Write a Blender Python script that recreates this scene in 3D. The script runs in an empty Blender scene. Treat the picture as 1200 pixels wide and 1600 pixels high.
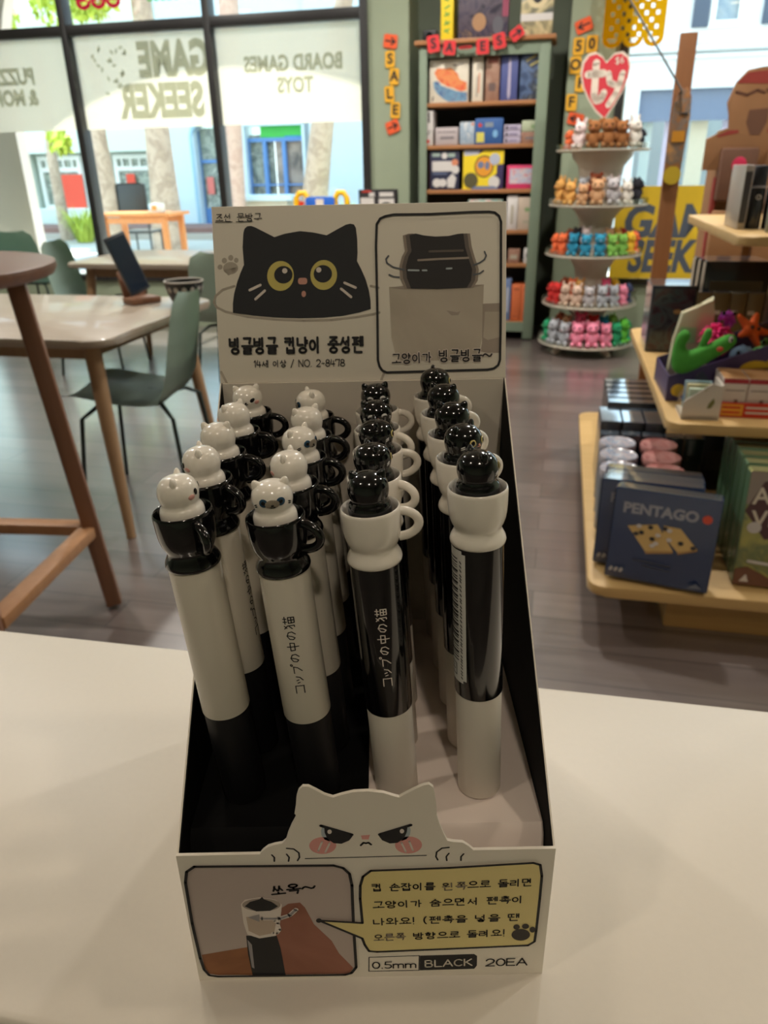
import bpy, bmesh, math, random
from mathutils import Matrix, Vector, Euler

random.seed(7)
PI = math.pi
S = bpy.context.scene
COL = S.collection

# ------------------------------------------------------------------ camera, world, sun, lamps, exposure
EYE = Vector((0.0, 0.0, 1.237))            # a hand-held phone just above the counter ledge
PITCH, ROLL, FOCAL_PX = 24.88, -1.10, 1160.0
cd = bpy.data.cameras.new('camera'); cam = bpy.data.objects.new('camera', cd); COL.objects.link(cam)
cd.sensor_fit = 'AUTO'; cd.sensor_width = 36.0; cd.lens = 36.0 * FOCAL_PX / 1600.0
cd.clip_start = 0.01; cd.clip_end = 200
cam.location = EYE
cam.rotation_mode = 'QUATERNION'
_m = Matrix.Rotation(math.radians(90 - PITCH), 3, 'X') @ Matrix.Rotation(math.radians(ROLL), 3, 'Z')
cam.rotation_quaternion = _m.to_quaternion()
cd.dof.use_dof = True; cd.dof.focus_distance = 0.265; cd.dof.aperture_fstop = 20.0
S.camera = cam

S.view_settings.view_transform = 'Standard'; S.view_settings.look = 'None'
S.view_settings.gamma = 1.0; S.view_settings.use_curve_mapping = False
S.view_settings.exposure = 0.0
S.cycles.use_denoising = True
S.cycles.caustics_reflective = False; S.cycles.caustics_refractive = False
S.cycles.sample_clamp_indirect = 6.0
S.cycles.transparent_max_bounces = 16

YAW = math.radians(-13.0)                  # the shop's walls stand 13 degrees off the counter ledge
CU, SU = math.cos(YAW), math.sin(YAW)
def W(u, v, z=0.0):                        # shop coordinates: u along the window wall, v towards it
    return Vector((u * CU - v * SU, u * SU + v * CU, z))

def srgb(r, g, b):
    f = lambda c: c / 12.92 if c <= 0.04045 else ((c + 0.055) / 1.055) ** 2.4
    return (f(r / 255), f(g / 255), f(b / 255), 1.0)

wd = bpy.data.worlds.new('sky'); S.world = wd; wd.use_nodes = True
nt = wd.node_tree; bg = nt.nodes['Background']
tc = nt.nodes.new('ShaderNodeTexCoord'); sep = nt.nodes.new('ShaderNodeSeparateXYZ'); cr = nt.nodes.new('ShaderNodeValToRGB')
nt.links.new(tc.outputs['Generated'], sep.inputs[0]); nt.links.new(sep.outputs['Z'], cr.inputs[0]); nt.links.new(cr.outputs[0], bg.inputs[0])
cr.color_ramp.elements[0].color = (0.80, 0.93, 1.0, 1); cr.color_ramp.elements[1].color = (0.42, 0.66, 1.0, 1)
SKY, SUN = 3.9, 19.0
bg.inputs[1].default_value = SKY

def sun_lamp(elev, az):                    # az: 0 = straight in through the window wall
    l = bpy.data.lights.new('sun', 'SUN'); l.energy = SUN; l.angle = math.radians(0.6); l.color = (1.0, 0.95, 0.86)
    o = bpy.data.objects.new('sun', l); COL.objects.link(o)
    d = W(math.sin(az) * math.cos(elev), math.cos(az) * math.cos(elev), math.sin(elev))
    o.rotation_mode = 'QUATERNION'; o.rotation_quaternion = d.to_track_quat('Z', 'Y'); o.location = d * 30
sun_lamp(math.radians(62), math.radians(2))

CEIL = 3.2
WARM, NEUTRAL_FILL = (1.0, 0.86, 0.69), (1.0, 0.96, 0.89)
LAMPS = [(0.95, 0.75, 4.0, WARM), (-0.75, 1.15, 3.0, WARM), (0.55, -1.3, 11.0, WARM), (-1.5, -1.1, 9.0, WARM), (2.1, -0.6, 5, WARM),
         (-2.6, 2.6, 34, NEUTRAL_FILL), (0.2, 3.2, 34, NEUTRAL_FILL), (2.2, 2.4, 34, NEUTRAL_FILL), (-0.9, 4.7, 44, NEUTRAL_FILL), (1.3, 4.5, 40, NEUTRAL_FILL), (-4.4, 1.0, 30, NEUTRAL_FILL), (-4.4, 4.2, 30, NEUTRAL_FILL), (-2.6, 4.6, 36, NEUTRAL_FILL)]  # unseen neutral lamps added to brighten the rest of the shop

# ------------------------------------------------------------------ materials
MATS = {}
def mat(name, col, rough=0.55, metal=0.0, coat=0.0, var=0.06, scale=20.0, bump=0.0, spec=0.5, emit=0.0, alpha=None):
    if name in MATS: return MATS[name]
    m = bpy.data.materials.new(name); m.use_nodes = True; n = m.node_tree; b = n.nodes['Principled BSDF']
    c = srgb(*col)
    b.inputs['Roughness'].default_value = rough; b.inputs['Metallic'].default_value = metal
    b.inputs['Coat Weight'].default_value = coat; b.inputs['Coat Roughness'].default_value = 0.05
    b.inputs['Specular IOR Level'].default_value = spec
    t = n.nodes.new('ShaderNodeTexCoord'); no = n.nodes.new('ShaderNodeTexNoise'); no.inputs['Scale'].default_value = scale; no.inputs['Detail'].default_value = 4
    n.links.new(t.outputs['Object'], no.inputs['Vector'])
    mx = n.nodes.new('ShaderNodeMix'); mx.data_type = 'RGBA'
    mx.inputs[6].default_value = tuple(x * (1 - var) for x in c[:3]) + (1,)
    mx.inputs[7].default_value = tuple(min(1, x * (1 + var)) for x in c[:3]) + (1,)
    n.links.new(no.outputs[0], mx.inputs[0]); n.links.new(mx.outputs[2], b.inputs['Base Color'])
    if bump:
        bp = n.nodes.new('ShaderNodeBump'); bp.inputs['Strength'].default_value = bump; bp.inputs['Distance'].default_value = 0.002
        n.links.new(no.outputs[0], bp.inputs['Height']); n.links.new(bp.outputs[0], b.inputs['Normal'])
    if emit:
        n.links.new(mx.outputs[2], b.inputs['Emission Color']); b.inputs['Emission Strength'].default_value = emit
    MATS[name] = m
    return m

def wood(name, light, dark, rough=0.45, axis='X', scale=3.0, coat=0.0):
    if name in MATS: return MATS[name]
    m = mat(name, light, rough, coat=coat); n = m.node_tree
    b = n.nodes['Principled BSDF']; mx = [x for x in n.nodes if x.type == 'MIX'][0]; no = [x for x in n.nodes if x.type == 'TEX_NOISE'][0]
    mp = n.nodes.new('ShaderNodeMapping'); t = [x for x in n.nodes if x.type == 'TEX_COORD'][0]
    s = {'X': (1, 14, 14), 'Y': (14, 1, 14), 'Z': (14, 14, 1)}[axis]
    mp.inputs['Scale'].default_value = s
    n.links.new(t.outputs['Object'], mp.inputs[0]); n.links.new(mp.outputs[0], no.inputs['Vector'])
    no.inputs['Scale'].default_value = scale; no.inputs['Detail'].default_value = 8
    mx.inputs[6].default_value = srgb(*dark); mx.inputs[7].default_value = srgb(*light)
    return m

def blotch(name, cols, scale=4.0, rough=0.4, distort=1.0, seed=0.0):     # cloudy multi-colour print
    if name in MATS: return MATS[name]
    m = mat(name, cols[0], rough); n = m.node_tree; b = n.nodes['Principled BSDF']
    no = [x for x in n.nodes if x.type == 'TEX_NOISE'][0]; t = [x for x in n.nodes if x.type == 'TEX_COORD'][0]
    mp = n.nodes.new('ShaderNodeMapping'); mp.inputs['Location'].default_value = (seed, seed * 1.7, seed * 0.6)
    n.links.new(t.outputs['Object'], mp.inputs[0]); n.links.new(mp.outputs[0], no.inputs['Vector'])
    no.inputs['Scale'].default_value = scale; no.inputs['Detail'].default_value = 3; no.inputs['Distortion'].default_value = distort
    r = n.nodes.new('ShaderNodeValToRGB'); n.links.new(no.outputs[0], r.inputs[0]); n.links.new(r.outputs[0], b.inputs['Base Color'])
    e = r.color_ramp.elements
    k = len(cols)
    for i, c in enumerate(cols):
        p = 0.33 + 0.36 * i / max(1, k - 1)
        if i < 2: e[i].position = p; el = e[i]
        else: el = e.new(p)
        el.color = srgb(*c)
    return m

def glass(name, tint=(0.96, 1.0, 0.98), refl=0.06, rough=0.02):
    if name in MATS: return MATS[name]
    m = bpy.data.materials.new(name); m.use_nodes = True; n = m.node_tree; n.nodes.clear()
    o = n.nodes.new('ShaderNodeOutputMaterial'); mix = n.nodes.new('ShaderNodeMixShader')
    tr = n.nodes.new('ShaderNodeBsdfTransparent'); tr.inputs[0].default_value = tint + (1,)
    g = n.nodes.new('ShaderNodeBsdfGlossy'); g.inputs['Roughness'].default_value = rough
    lw = n.nodes.new('ShaderNodeLayerWeight'); lw.inputs[0].default_value = 0.25
    ml = n.nodes.new('ShaderNodeMath'); ml.operation = 'MULTIPLY_ADD'; ml.inputs[1].default_value = 0.5; ml.inputs[2].default_value = refl
    n.links.new(lw.outputs['Fresnel'], ml.inputs[0]); n.links.new(ml.outputs[0], mix.inputs[0])
    n.links.new(tr.outputs[0], mix.inputs[1]); n.links.new(g.outputs[0], mix.inputs[2]); n.links.new(mix.outputs[0], o.inputs[0])
    MATS[name] = m
    return m

def film(name, col, clear=0.2, density=1.0):                              # frosted vinyl: light passes through, blurred
    if name in MATS: return MATS[name]
    m = bpy.data.materials.new(name); m.use_nodes = True; n = m.node_tree; n.nodes.clear()
    o = n.nodes.new('ShaderNodeOutputMaterial'); c = srgb(*col)
    tl = n.nodes.new('ShaderNodeBsdfTranslucent'); tl.inputs[0].default_value = c
    df = n.nodes.new('ShaderNodeBsdfDiffuse'); df.inputs[0].default_value = c
    tr = n.nodes.new('ShaderNodeBsdfTransparent'); tr.inputs[0].default_value = c
    m1 = n.nodes.new('ShaderNodeMixShader'); m1.inputs[0].default_value = 0.2
    m2 = n.nodes.new('ShaderNodeMixShader'); m2.inputs[0].default_value = clear
    no = n.nodes.new('ShaderNodeTexNoise'); no.inputs['Scale'].default_value = 60
    hs = n.nodes.new('ShaderNodeHueSaturation'); hs.inputs['Color'].default_value = c
    ma = n.nodes.new('ShaderNodeMapRange'); ma.inputs[3].default_value = 0.95; ma.inputs[4].default_value = 1.03
    n.links.new(no.outputs[0], ma.inputs[0]); n.links.new(ma.outputs[0], hs.inputs['Value']); n.links.new(hs.outputs[0], tl.inputs[0])
    n.links.new(tl.outputs[0], m1.inputs[1]); n.links.new(df.outputs[0], m1.inputs[2])
    n.links.new(m1.outputs[0], m2.inputs[1]); n.links.new(tr.outputs[0], m2.inputs[2]); n.links.new(m2.outputs[0], o.inputs[0])
    MATS[name] = m
    return m

# ------------------------------------------------------------------ mesh builder
def T(x, y, z): return Matrix.Translation((x, y, z))
def RX(a): return Matrix.Rotation(a, 4, 'X')
def RY(a): return Matrix.Rotation(a, 4, 'Y')
def RZ(a): return Matrix.Rotation(a, 4, 'Z')

class MB:
    def __init__(s): s.bm = bmesh.new(); s.mats = []
    def mi(s, m):
        if m not in s.mats: s.mats.append(m)
        return s.mats.index(m)
    def _fin(s, verts, faces, m, M):
        k = s.mi(m)
        if M is not None:
            for v in verts: v.co = M @ v.co
        for f in faces: f.material_index = k; f.smooth = True
        return s
    def poly(s, pts, m, M=None):
        vs = [s.bm.verts.new(Vector((p[0], p[1], p[2] if len(p) > 2 else 0.0))) for p in pts]
        return s._fin(vs, [s.bm.faces.new(vs)], m, M)
    def box(s, c, d, m, M=None, bev=0.0, seg=2):
        r = bmesh.ops.create_cube(s.bm, size=1.0); vs = r['verts']
        for v in vs: v.co = Vector((v.co.x * d[0] + c[0], v.co.y * d[1] + c[1], v.co.z * d[2] + c[2]))
        fs = set(f for v in vs for f in v.link_faces)
        if bev:
            es = list(set(e for v in vs for e in v.link_edges))
            r = bmesh.ops.bevel(s.bm, geom=es, offset=bev, segments=seg, affect='EDGES', profile=0.5)
            vs = list(set(r['verts']) | set(v for v in vs if v.is_valid)); fs = set(f for v in vs for f in v.link_faces)
        return s._fin(vs, fs, m, M)
    def lathe(s, prof, m, M=None, n=32, cap0=False, cap1=False):
        rings = []; vs = []
        for r, z in prof:
            if r < 1e-7:
                v = s.bm.verts.new((0, 0, z)); rings.append([v]); vs.append(v)
            else:
                ring = [s.bm.verts.new((r * math.cos(2 * PI * i / n), r * math.sin(2 * PI * i / n), z)) for i in range(n)]
                rings.append(ring); vs += ring
        fs = []
        for a, b in zip(rings, rings[1:]):
            for i in range(n):
                j = (i + 1) % n
                q = []
                if len(a) == 1: q = [a[0], b[j], b[i]] if len(b) > 1 else None
                elif len(b) == 1: q = [a[i], a[j], b[0]]
                else: q = [a[i], a[j], b[j], b[i]]
                if q: fs.append(s.bm.faces.new(q))
        if cap0 and len(rings[0]) > 1: fs.append(s.bm.faces.new(rings[0][::-1]))
        if cap1 and len(rings[-1]) > 1: fs.append(s.bm.faces.new(rings[-1]))
        return s._fin(vs, fs, m, M)
    def tube(s, pts, r, m, M=None, n=10, closed=False, caps=True, sq=1.0):
        pts = [Vector(p) for p in pts]; k = len(pts); rs = r if isinstance(r, (list, tuple)) else [r] * k
        rings = []; vs = []; up = None
        for i, p in enumerate(pts):
            if closed: t = pts[(i + 1) % k] - pts[i - 1]
            else: t = pts[min(i + 1, k - 1)] - pts[max(i - 1, 0)]
            t.normalize()
            if up is None: up = Vector((0, 0, 1)) if abs(t.z) < 0.9 else Vector((1, 0, 0))
            a = t.cross(up).normalized(); b = a.cross(t).normalized(); up = b
            ring = [s.bm.verts.new(p + rs[i] * (a * math.cos(2 * PI * q / n) + b * sq * math.sin(2 * PI * q / n))) for q in range(n)]
            rings.append(ring); vs += ring
        fs = []
        pairs = list(zip(rings, rings[1:])) + ([(rings[-1], rings[0])] if closed else [])
        for a, b in pairs:
            for q in range(n):
                w = (q + 1) % n; fs.append(s.bm.faces.new([a[q], b[q], b[w], a[w]]))
        if caps and not closed: fs += [s.bm.faces.new(rings[0]), s.bm.faces.new(rings[-1][::-1])]
        return s._fin(vs, fs, m, M)
    def prism(s, pts, d, m, M=None, bev=0.0):                             # outline in xy, pushed up by d
        a = [s.bm.verts.new((p[0], p[1], 0)) for p in pts]; b = [s.bm.verts.new((p[0], p[1], d)) for p in pts]
        n = len(pts); fs = [s.bm.faces.new(a[::-1]), s.bm.faces.new(b)]
        for i in range(n):
            j = (i + 1) % n; fs.append(s.bm.faces.new([a[i], a[j], b[j], b[i]]))
        vs = a + b
        if bev:
            es = list(set(e for f in fs[:2] for e in f.edges))
            r = bmesh.ops.bevel(s.bm, geom=es, offset=bev, segments=2, affect='EDGES', profile=0.5)
            vs = list(set(r['verts']) | set(v for v in vs if v.is_valid)); fs = list(set(f for v in vs for f in v.link_faces))
        return s._fin(vs, fs, m, M)
    def ell(s, c, r, m, M=None, n=16, h=10):
        if not isinstance(r, (list, tuple)): r = (r, r, r)
        q = bmesh.ops.create_uvsphere(s.bm, u_segments=n, v_segments=h, radius=1.0); vs = q['verts']
        for v in vs: v.co = Vector((v.co.x * r[0], v.co.y * r[1], v.co.z * r[2]))
        X = T(*c) if M is None else M @ T(*c)
        return s._fin(vs, set(f for v in vs for f in v.link_faces), m, X)
    def strokes(s, lines, w, m, M=None, off=0.0, fn=None, n=8, closed=False):   # flat pen strokes with round ends
        for ln in lines:
            ln = [Vector((p[0], p[1])) for p in ln]
            for a, b in zip(ln, ln[1:]):
                d = b - a
                if d.length < 1e-9: continue
                q = Vector((-d.y, d.x)).normalized() * w / 2
                steps = 1 if fn is None else max(1, int(d.length / 0.001))
                for k in range(steps):
                    a1 = a + d * (k / steps); b1 = a + d * ((k + 1) / steps)
                    s._pl([a1 - q, b1 - q, b1 + q, a1 + q], m, M, off, fn)
            for a in ln:
                s._pl([a + Vector((math.cos(2 * PI * i / n), math.sin(2 * PI * i / n))) * w / 2 for i in range(n)], m, M, off, fn)
        return s
    def _pl(s, pts, m, M, off, fn):
        if fn: P = [Vector(fn(p[0], p[1])) for p in pts]
        else: P = [Vector((p[0], p[1], off)) for p in pts]
        vs = [s.bm.verts.new(p) for p in P]
        return s._fin(vs, [s.bm.faces.new(vs)], m, M)
    def flat(s, pts, m, M=None, off=0.0): return s._pl(pts, m, M, off, None)
    def text(s, body, size, m, M=None, bold=0.0, depth=0.0, align='CENTER', mirror=False, sx=1.0, shear=0.0, spacing=1.0, off=0.0):
        c = bpy.data.curves.new('lettering', 'FONT'); c.body = body; c.size = size; c.offset = bold; c.extrude = depth; c.shear = shear
        c.align_x = align; c.align_y = 'CENTER'; c.space_character = spacing; c.resolution_u = 3
        o = bpy.data.objects.new('lettering', c); COL.objects.link(o); bpy.context.view_layer.update()
        me = bpy.data.meshes.new_from_object(o.evaluated_get(bpy.context.evaluated_depsgraph_get()))
        bpy.data.objects.remove(o); bpy.data.curves.remove(c)
        X = Matrix.Diagonal((-sx if mirror else sx, 1, 1, 1)); X = T(0, 0, off) @ X
        if M is not None: X = M @ X
        vs = [s.bm.verts.new(X @ v.co) for v in me.vertices]; k = s.mi(m)
        for p in me.polygons:
            try: f = s.bm.faces.new([vs[i] for i in p.vertices]); f.material_index = k
            except ValueError: pass
        bpy.data.meshes.remove(me)
        return s
    def mesh(s, name, angle=40):
        bmesh.ops.recalc_face_normals(s.bm, faces=s.bm.faces[:])
        me = bpy.data.meshes.new(name); s.bm.to_mesh(me); s.bm.free()
        for m in s.mats: me.materials.append(m)
        me.set_sharp_from_angle(angle=math.radians(angle))
        return me
    def build(s, name, parent=None, loc=(0, 0, 0), rot=None, angle=40):
        o = bpy.data.objects.new(name, s.mesh(name, angle)); COL.objects.link(o)
        o.location = loc
        if rot is not None: o.rotation_euler = rot
        if parent: o.parent = parent
        return o

def tag(o, label, cat, group=None, kind=None):
    o['label'] = label; o['category'] = cat
    if group: o['group'] = group
    if kind: o['kind'] = kind
    return o
def thing(name, label, cat, loc=(0, 0, 0), rz=0.0, group=None, rot=None):
    o = bpy.data.objects.new(name, None); COL.objects.link(o); o.empty_display_size = 0.05
    o.location = loc; o.rotation_euler = rot if rot is not None else (0, 0, rz)
    return tag(o, label, cat, group)
def struct(o): o['kind'] = 'structure'; return o
def inst(name, me, parent, loc=(0, 0, 0), rot=(0, 0, 0)):
    o = bpy.data.objects.new(name, me); COL.objects.link(o); o.parent = parent; o.location = loc; o.rotation_euler = rot
    return o
def rrect(x0, y0, x1, y1, r, n=5):
    P = []
    for cx, cy, a in ((x1 - r, y1 - r, 0), (x0 + r, y1 - r, 90), (x0 + r, y0 + r, 180), (x1 - r, y0 + r, 270)):
        for i in range(n + 1):
            t = math.radians(a + 90 * i / n); P.append((cx + r * math.cos(t), cy + r * math.sin(t)))
    return P
def circ(cx, cy, rx, ry=None, n=24, a0=0, a1=360):
    ry = rx if ry is None else ry
    full = (a1 - a0) >= 360
    k = n if full else n + 1
    return [(cx + rx * math.cos(math.radians(a0 + (a1 - a0) * i / n)), cy + ry * math.sin(math.radians(a0 + (a1 - a0) * i / n))) for i in range(k)]

# ------------------------------------------------------------------ handwriting: strokes for Hangul, kana and a few Latin signs
J = {'ㄱ': [[(0, 1), (1, 1), (.82, 0)]], 'ㄴ': [[(0, 1), (0, 0), (1, 0)]], 'ㄷ': [[(1, 1), (0, 1), (0, 0), (1, 0)]],
     'ㄹ': [[(0, 1), (1, 1), (1, .5), (0, .5), (0, 0), (1, 0)]], 'ㅁ': [[(0, 1), (1, 1), (1, 0), (0, 0), (0, 1)]],
     'ㅂ': [[(0, 1), (0, 0), (1, 0), (1, 1)], [(0, .5), (1, .5)]], 'ㅅ': [[(.5, 1), (.35, .5), (0, 0)], [(.42, .6), (1, 0)]],
     'ㅇ': [circ(.5, .5, .5, .5, 12) + [(1, .5)]], 'ㅈ': [[(0, 1), (1, 1), (.5, .5), (0, 0)], [(.5, .5), (1, 0)]],
     'ㅊ': [[(.35, 1.1), (.65, 1.1)], [(0, .78), (1, .78), (.5, .38), (0, 0)], [(.5, .38), (1, 0)]],
     'ㅋ': [[(0, 1), (1, 1), (.82, 0)], [(0, .5), (.92, .5)]], 'ㅌ': [[(1, 1), (0, 1), (0, 0), (1, 0)], [(0, .5), (1, .5)]],
     'ㅍ': [[(0, 1), (1, 1)], [(.3, 1), (.3, 0)], [(.7, 1), (.7, 0)], [(0, 0), (1, 0)]],
     'ㅎ': [[(.35, 1.1), (.65, 1.1)], [(0, .78), (1, .78)], circ(.5, .28, .36, .28, 12) + [(.86, .28)]]}
def _dbl(c): return [[(x * .45, y) for x, y in l] for l in J[c]] + [[(.55 + x * .45, y) for x, y in l] for l in J[c]]
for d, c in (('ㄲ', 'ㄱ'), ('ㄸ', 'ㄷ'), ('ㅃ', 'ㅂ'), ('ㅆ', 'ㅅ'), ('ㅉ', 'ㅈ')): J[d] = _dbl(c)
CHO = 'ㄱㄲㄴㄷㄸㄹㅁㅂㅃㅅㅆㅇㅈㅉㅊㅋㅌㅍㅎ'
JUNG = 'ㅏㅐㅑㅒㅓㅔㅕㅖㅗㅘㅙㅚㅛㅜㅝㅞㅟㅠㅡㅢㅣ'
JONG = ['', 'ㄱ', 'ㄲ', 'ㄳ', 'ㄴ', 'ㄵ', 'ㄶ', 'ㄷ', 'ㄹ', 'ㄺ', 'ㄻ', 'ㄼ', 'ㄽ', 'ㄾ', 'ㄿ', 'ㅀ', 'ㅁ', 'ㅂ', 'ㅄ', 'ㅅ', 'ㅆ', 'ㅇ', 'ㅈ', 'ㅊ', 'ㅋ', 'ㅌ', 'ㅍ', 'ㅎ']
VV = {'ㅏ': (0, 1, 1), 'ㅑ': (0, 1, 2), 'ㅐ': (1, 1, 1), 'ㅓ': (0, -1, 1), 'ㅕ': (0, -1, 2), 'ㅔ': (1, -1, 1), 'ㅣ': (0, 0, 0)}
HV = {'ㅗ': (1, 1), 'ㅛ': (1, 2), 'ㅜ': (-1, 1), 'ㅠ': (-1, 2), 'ㅡ': (0, 0)}
CV = {'ㅘ': ('ㅗ', 'ㅏ'), 'ㅚ': ('ㅗ', 'ㅣ'), 'ㅝ': ('ㅜ', 'ㅓ'), 'ㅟ': ('ㅜ', 'ㅣ'), 'ㅢ': ('ㅡ', 'ㅣ'), 'ㅙ': ('ㅗ', 'ㅐ')}
def _put(ls, x0, y0, x1, y1): return [[(x0 + (x1 - x0) * x, y0 + (y1 - y0) * y) for x, y in l] for l in ls]
def _vv(v, x, y0, y1):
    two, d, k = VV[v]; o = [[(x, y0), (x, y1)]]; h = y1 - y0; ym = (y0 + y1) / 2
    if two: o.append([(x + .16, y0), (x + .16, y1)])
    for q in ([ym] if k == 1 else [ym - h * .14, ym + h * .14] if k == 2 else []):
        if d > 0: o.append([(x, q), (x + .16, q)])
        else: o.append([(x - .17, q), (x, q)])
    return o
def _hv(v, y, x0, x1):
    d, k = HV[v]; o = [[(x0, y), (x1, y)]]; xm = (x0 + x1) / 2
    for q in ([xm] if k == 1 else [xm - .13, xm + .13] if k == 2 else []): o.append([(q, y), (q, y + .15 * d)])
    return o
def syllable(ch):
    c = ord(ch) - 0xAC00; a, b, e = CHO[c // 588], JUNG[(c % 588) // 28], JONG[c % 28]
    o = []
    if e:
        if b in VV: o += _put(J[a], .05, .52, .5, .95); o += _vv(b, .72, .44, 1.0)
        elif b in HV: o += _put(J[a], .22, .68, .78, 1.0); o += _hv(b, .48 if HV[b][0] >= 0 else .54, .05, .95)
        else: p, q = CV[b]; o += _put(J[a], .08, .68, .5, .98); o += _hv(p, .5, .02, .58); o += _vv(q, .76, .42, 1.0)
        o += _put(J[e], .2, .0, .78, .32)
    else:
        if b in VV: o += _put(J[a], .05, .2, .5, .8); o += _vv(b, .72, .0, 1.0)
        elif b in HV: o += _put(J[a], .2, .48, .8, .95); o += _hv(b, .14 if HV[b][0] >= 0 else .3, .05, .95)
        else: p, q = CV[b]; o += _put(J[a], .08, .52, .52, .95); o += _hv(p, .2, .02, .62); o += _vv(q, .78, .0, 1.0)
    return o
def arc(cx, cy, rx, ry, a0, a1, n=8): return circ(cx, cy, rx, ry, n, a0, a1) if a1 > a0 else circ(cx, cy, rx, ry, n, a1, a0)[::-1]
LAT = {'0': (.62, [circ(.31, .5, .3, .5, 14) + [(.61, .5)]]), 'O': (.8, [circ(.4, .5, .39, .5, 16) + [(.79, .5)]]), '1': (.3, [[(.02, .75), (.2, 1), (.2, 0)]]),
       '2': (.62, [arc(.3, .72, .28, .28, 0, 170)[::-1] + [(.52, .5), (0, 0), (.6, 0)]]), '4': (.62, [[(.12, 1), (0, .35), (.6, .35)], [(.42, .8), (.42, 0)]]),
       '5': (.62, [[(.58, 1), (.08, 1), (.04, .58)] + arc(.27, .3, .31, .3, -140, 110)[::-1]]), '7': (.6, [[(0, .75), (0, 1), (.58, 1), (.4, 0)]]),
       '8': (.62, [circ(.3, .75, .24, .25, 12) + [(.54, .75)], circ(.3, .25, .3, .25, 12) + [(.6, .25)]]), '6': (.6, [[(.5, 1), (.1, .5)], circ(.3, .28, .29, .28, 12) + [(.59, .28)]]),
       '.': (.2, [[(.08, 0), (.1, .02)]]), 'm': (.95, [[(0, .62), (0, 0)], [(0, .45)] + arc(.22, .42, .22, .2, 0, 170)[::-1] + [(.44, 0)], [(.44, .45)] + arc(.66, .42, .22, .2, 0, 170)[::-1] + [(.88, 0)]]),
       'N': (.7, [[(0, 0), (0, 1), (.62, 0), (.62, 1)]]), 'B': (.65, [[(0, 0), (0, 1), (.42, 1), (.5, .76), (.42, .54), (0, .54)], [(.42, .54), (.58, .28), (.45, 0), (0, 0)]]),
       'L': (.55, [[(0, 1), (0, 0), (.52, 0)]]), 'A': (.75, [[(0, 0), (.36, 1), (.72, 0)], [(.14, .36), (.58, .36)]]), 'C': (.7, [arc(.36, .5, .35, .5, 45, 315)]),
       'K': (.65, [[(0, 0), (0, 1)], [(.55, 1), (0, .42)], [(.15, .55), (.6, 0)]]), 'E': (.6, [[(.55, 1), (0, 1), (0, 0), (.56, 0)], [(0, .52), (.5, .52)]]),
       '-': (.5, [[(.05, .45), (.42, .45)]]), '/': (.5, [[(.0, -.1), (.4, 1.05)]]), '!': (.25, [[(.1, 1), (.1, .3)], [(.1, .02), (.1, .0)]]), '(': (.35, [arc(.4, .5, .35, .62, 120, 240)]), ' ': (.42, []),
       '~': (.9, [[(.0, .42), (.1, .55), (.25, .6), (.42, .5), (.58, .38), (.74, .4), (.86, .58)]])}
def write(txt, size, gap=0.12):                                           # -> strokes starting at x=0 on a baseline y=0
    o = []; x = 0.0
    for ch in txt:
        if '가' <= ch <= '힣': w, ls = .95, syllable(ch)
        else: w, ls = LAT[ch]
        o += [[((x + p) * size, q * size) for p, q in l] for l in ls]; x += w + gap
    return o, (x - gap) * size

# ------------------------------------------------------------------ common materials
CARD = mat('cream_card', (228, 220, 206), 0.6, var=0.02)
CARD_IN = mat('bare_card', (214, 205, 192), 0.75, var=0.03)
CARD_BLACK = mat('black_card', (11, 11, 12), 0.75, var=0.15, spec=0.15)
INK = mat('black_ink', (24, 23, 26), 0.6)
GREEN = mat('sage_wall_paint', (150, 160, 136), 0.7, var=0.04, scale=6)
GREEN_SHADED = mat('alcove_painted_shade', (104, 112, 96), 0.75, var=0.05, scale=6)  # wall green darkened, the shade of the recess put into the colour
FRAME = mat('dark_window_frame', (38, 36, 36), 0.45)
WHITE_PLASTIC = mat('white_gloss_plastic', (238, 231, 219), 0.22, coat=0.4, var=0.01)
BLACK_GLOSS = mat('black_gloss_plastic', (9, 9, 11), 0.13, coat=0.5, var=0.05)
MATTE_BLACK = mat('matte_black_plastic', (12, 12, 16), 0.5, var=0.05)
BARREL_WHITE = mat('cream_barrel_plastic', (226, 218, 203), 0.33, coat=0.15, var=0.015)
GLASS = glass('window_glass')
R0 = (0, 0, YAW)

# ------------------------------------------------------------------ the shop: floor, walls, ceiling
def shell(name, boxes, m, extra=None):
    b = MB()
    for c, d in boxes: b.box(c, d, m)
    return struct(b.build(name, rot=R0))
FLOOR_M = mat('plank_floor', (92, 82, 76), 0.34, spec=1.0, coat=1.0)
n = FLOOR_M.node_tree; b = n.nodes['Principled BSDF']
t = [x for x in n.nodes if x.type == 'TEX_COORD'][0]
br = n.nodes.new('ShaderNodeTexBrick'); br.inputs['Scale'].default_value = 1.0; br.inputs['Brick Width'].default_value = 1.25; br.inputs['Row Height'].default_value = 0.15
br.inputs['Mortar Size'].default_value = 0.0022; br.offset = 0.37
br.inputs['Color1'].default_value = srgb(90, 79, 75); br.inputs['Color2'].default_value = srgb(116, 104, 99); br.inputs['Mortar'].default_value = srgb(64, 57, 54)
n.links.new(t.outputs['Object'], br.inputs['Vector'])
mp = n.nodes.new('ShaderNodeMapping'); mp.inputs['Scale'].default_value = (1.2, 16, 1); n.links.new(t.outputs['Object'], mp.inputs[0])
no = n.nodes.new('ShaderNodeTexNoise'); no.inputs['Scale'].default_value = 2.2; no.inputs['Detail'].default_value = 6; n.links.new(mp.outputs[0], no.inputs['Vector'])
mr = n.nodes.new('ShaderNodeMapRange'); mr.inputs[3].default_value = 0.62; mr.inputs[4].default_value = 1.3; n.links.new(no.outputs[0], mr.inputs[0])
hs = n.nodes.new('ShaderNodeHueSaturation'); n.links.new(br.outputs[0], hs.inputs['Color']); n.links.new(mr.outputs[0], hs.inputs['Value'])
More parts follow.
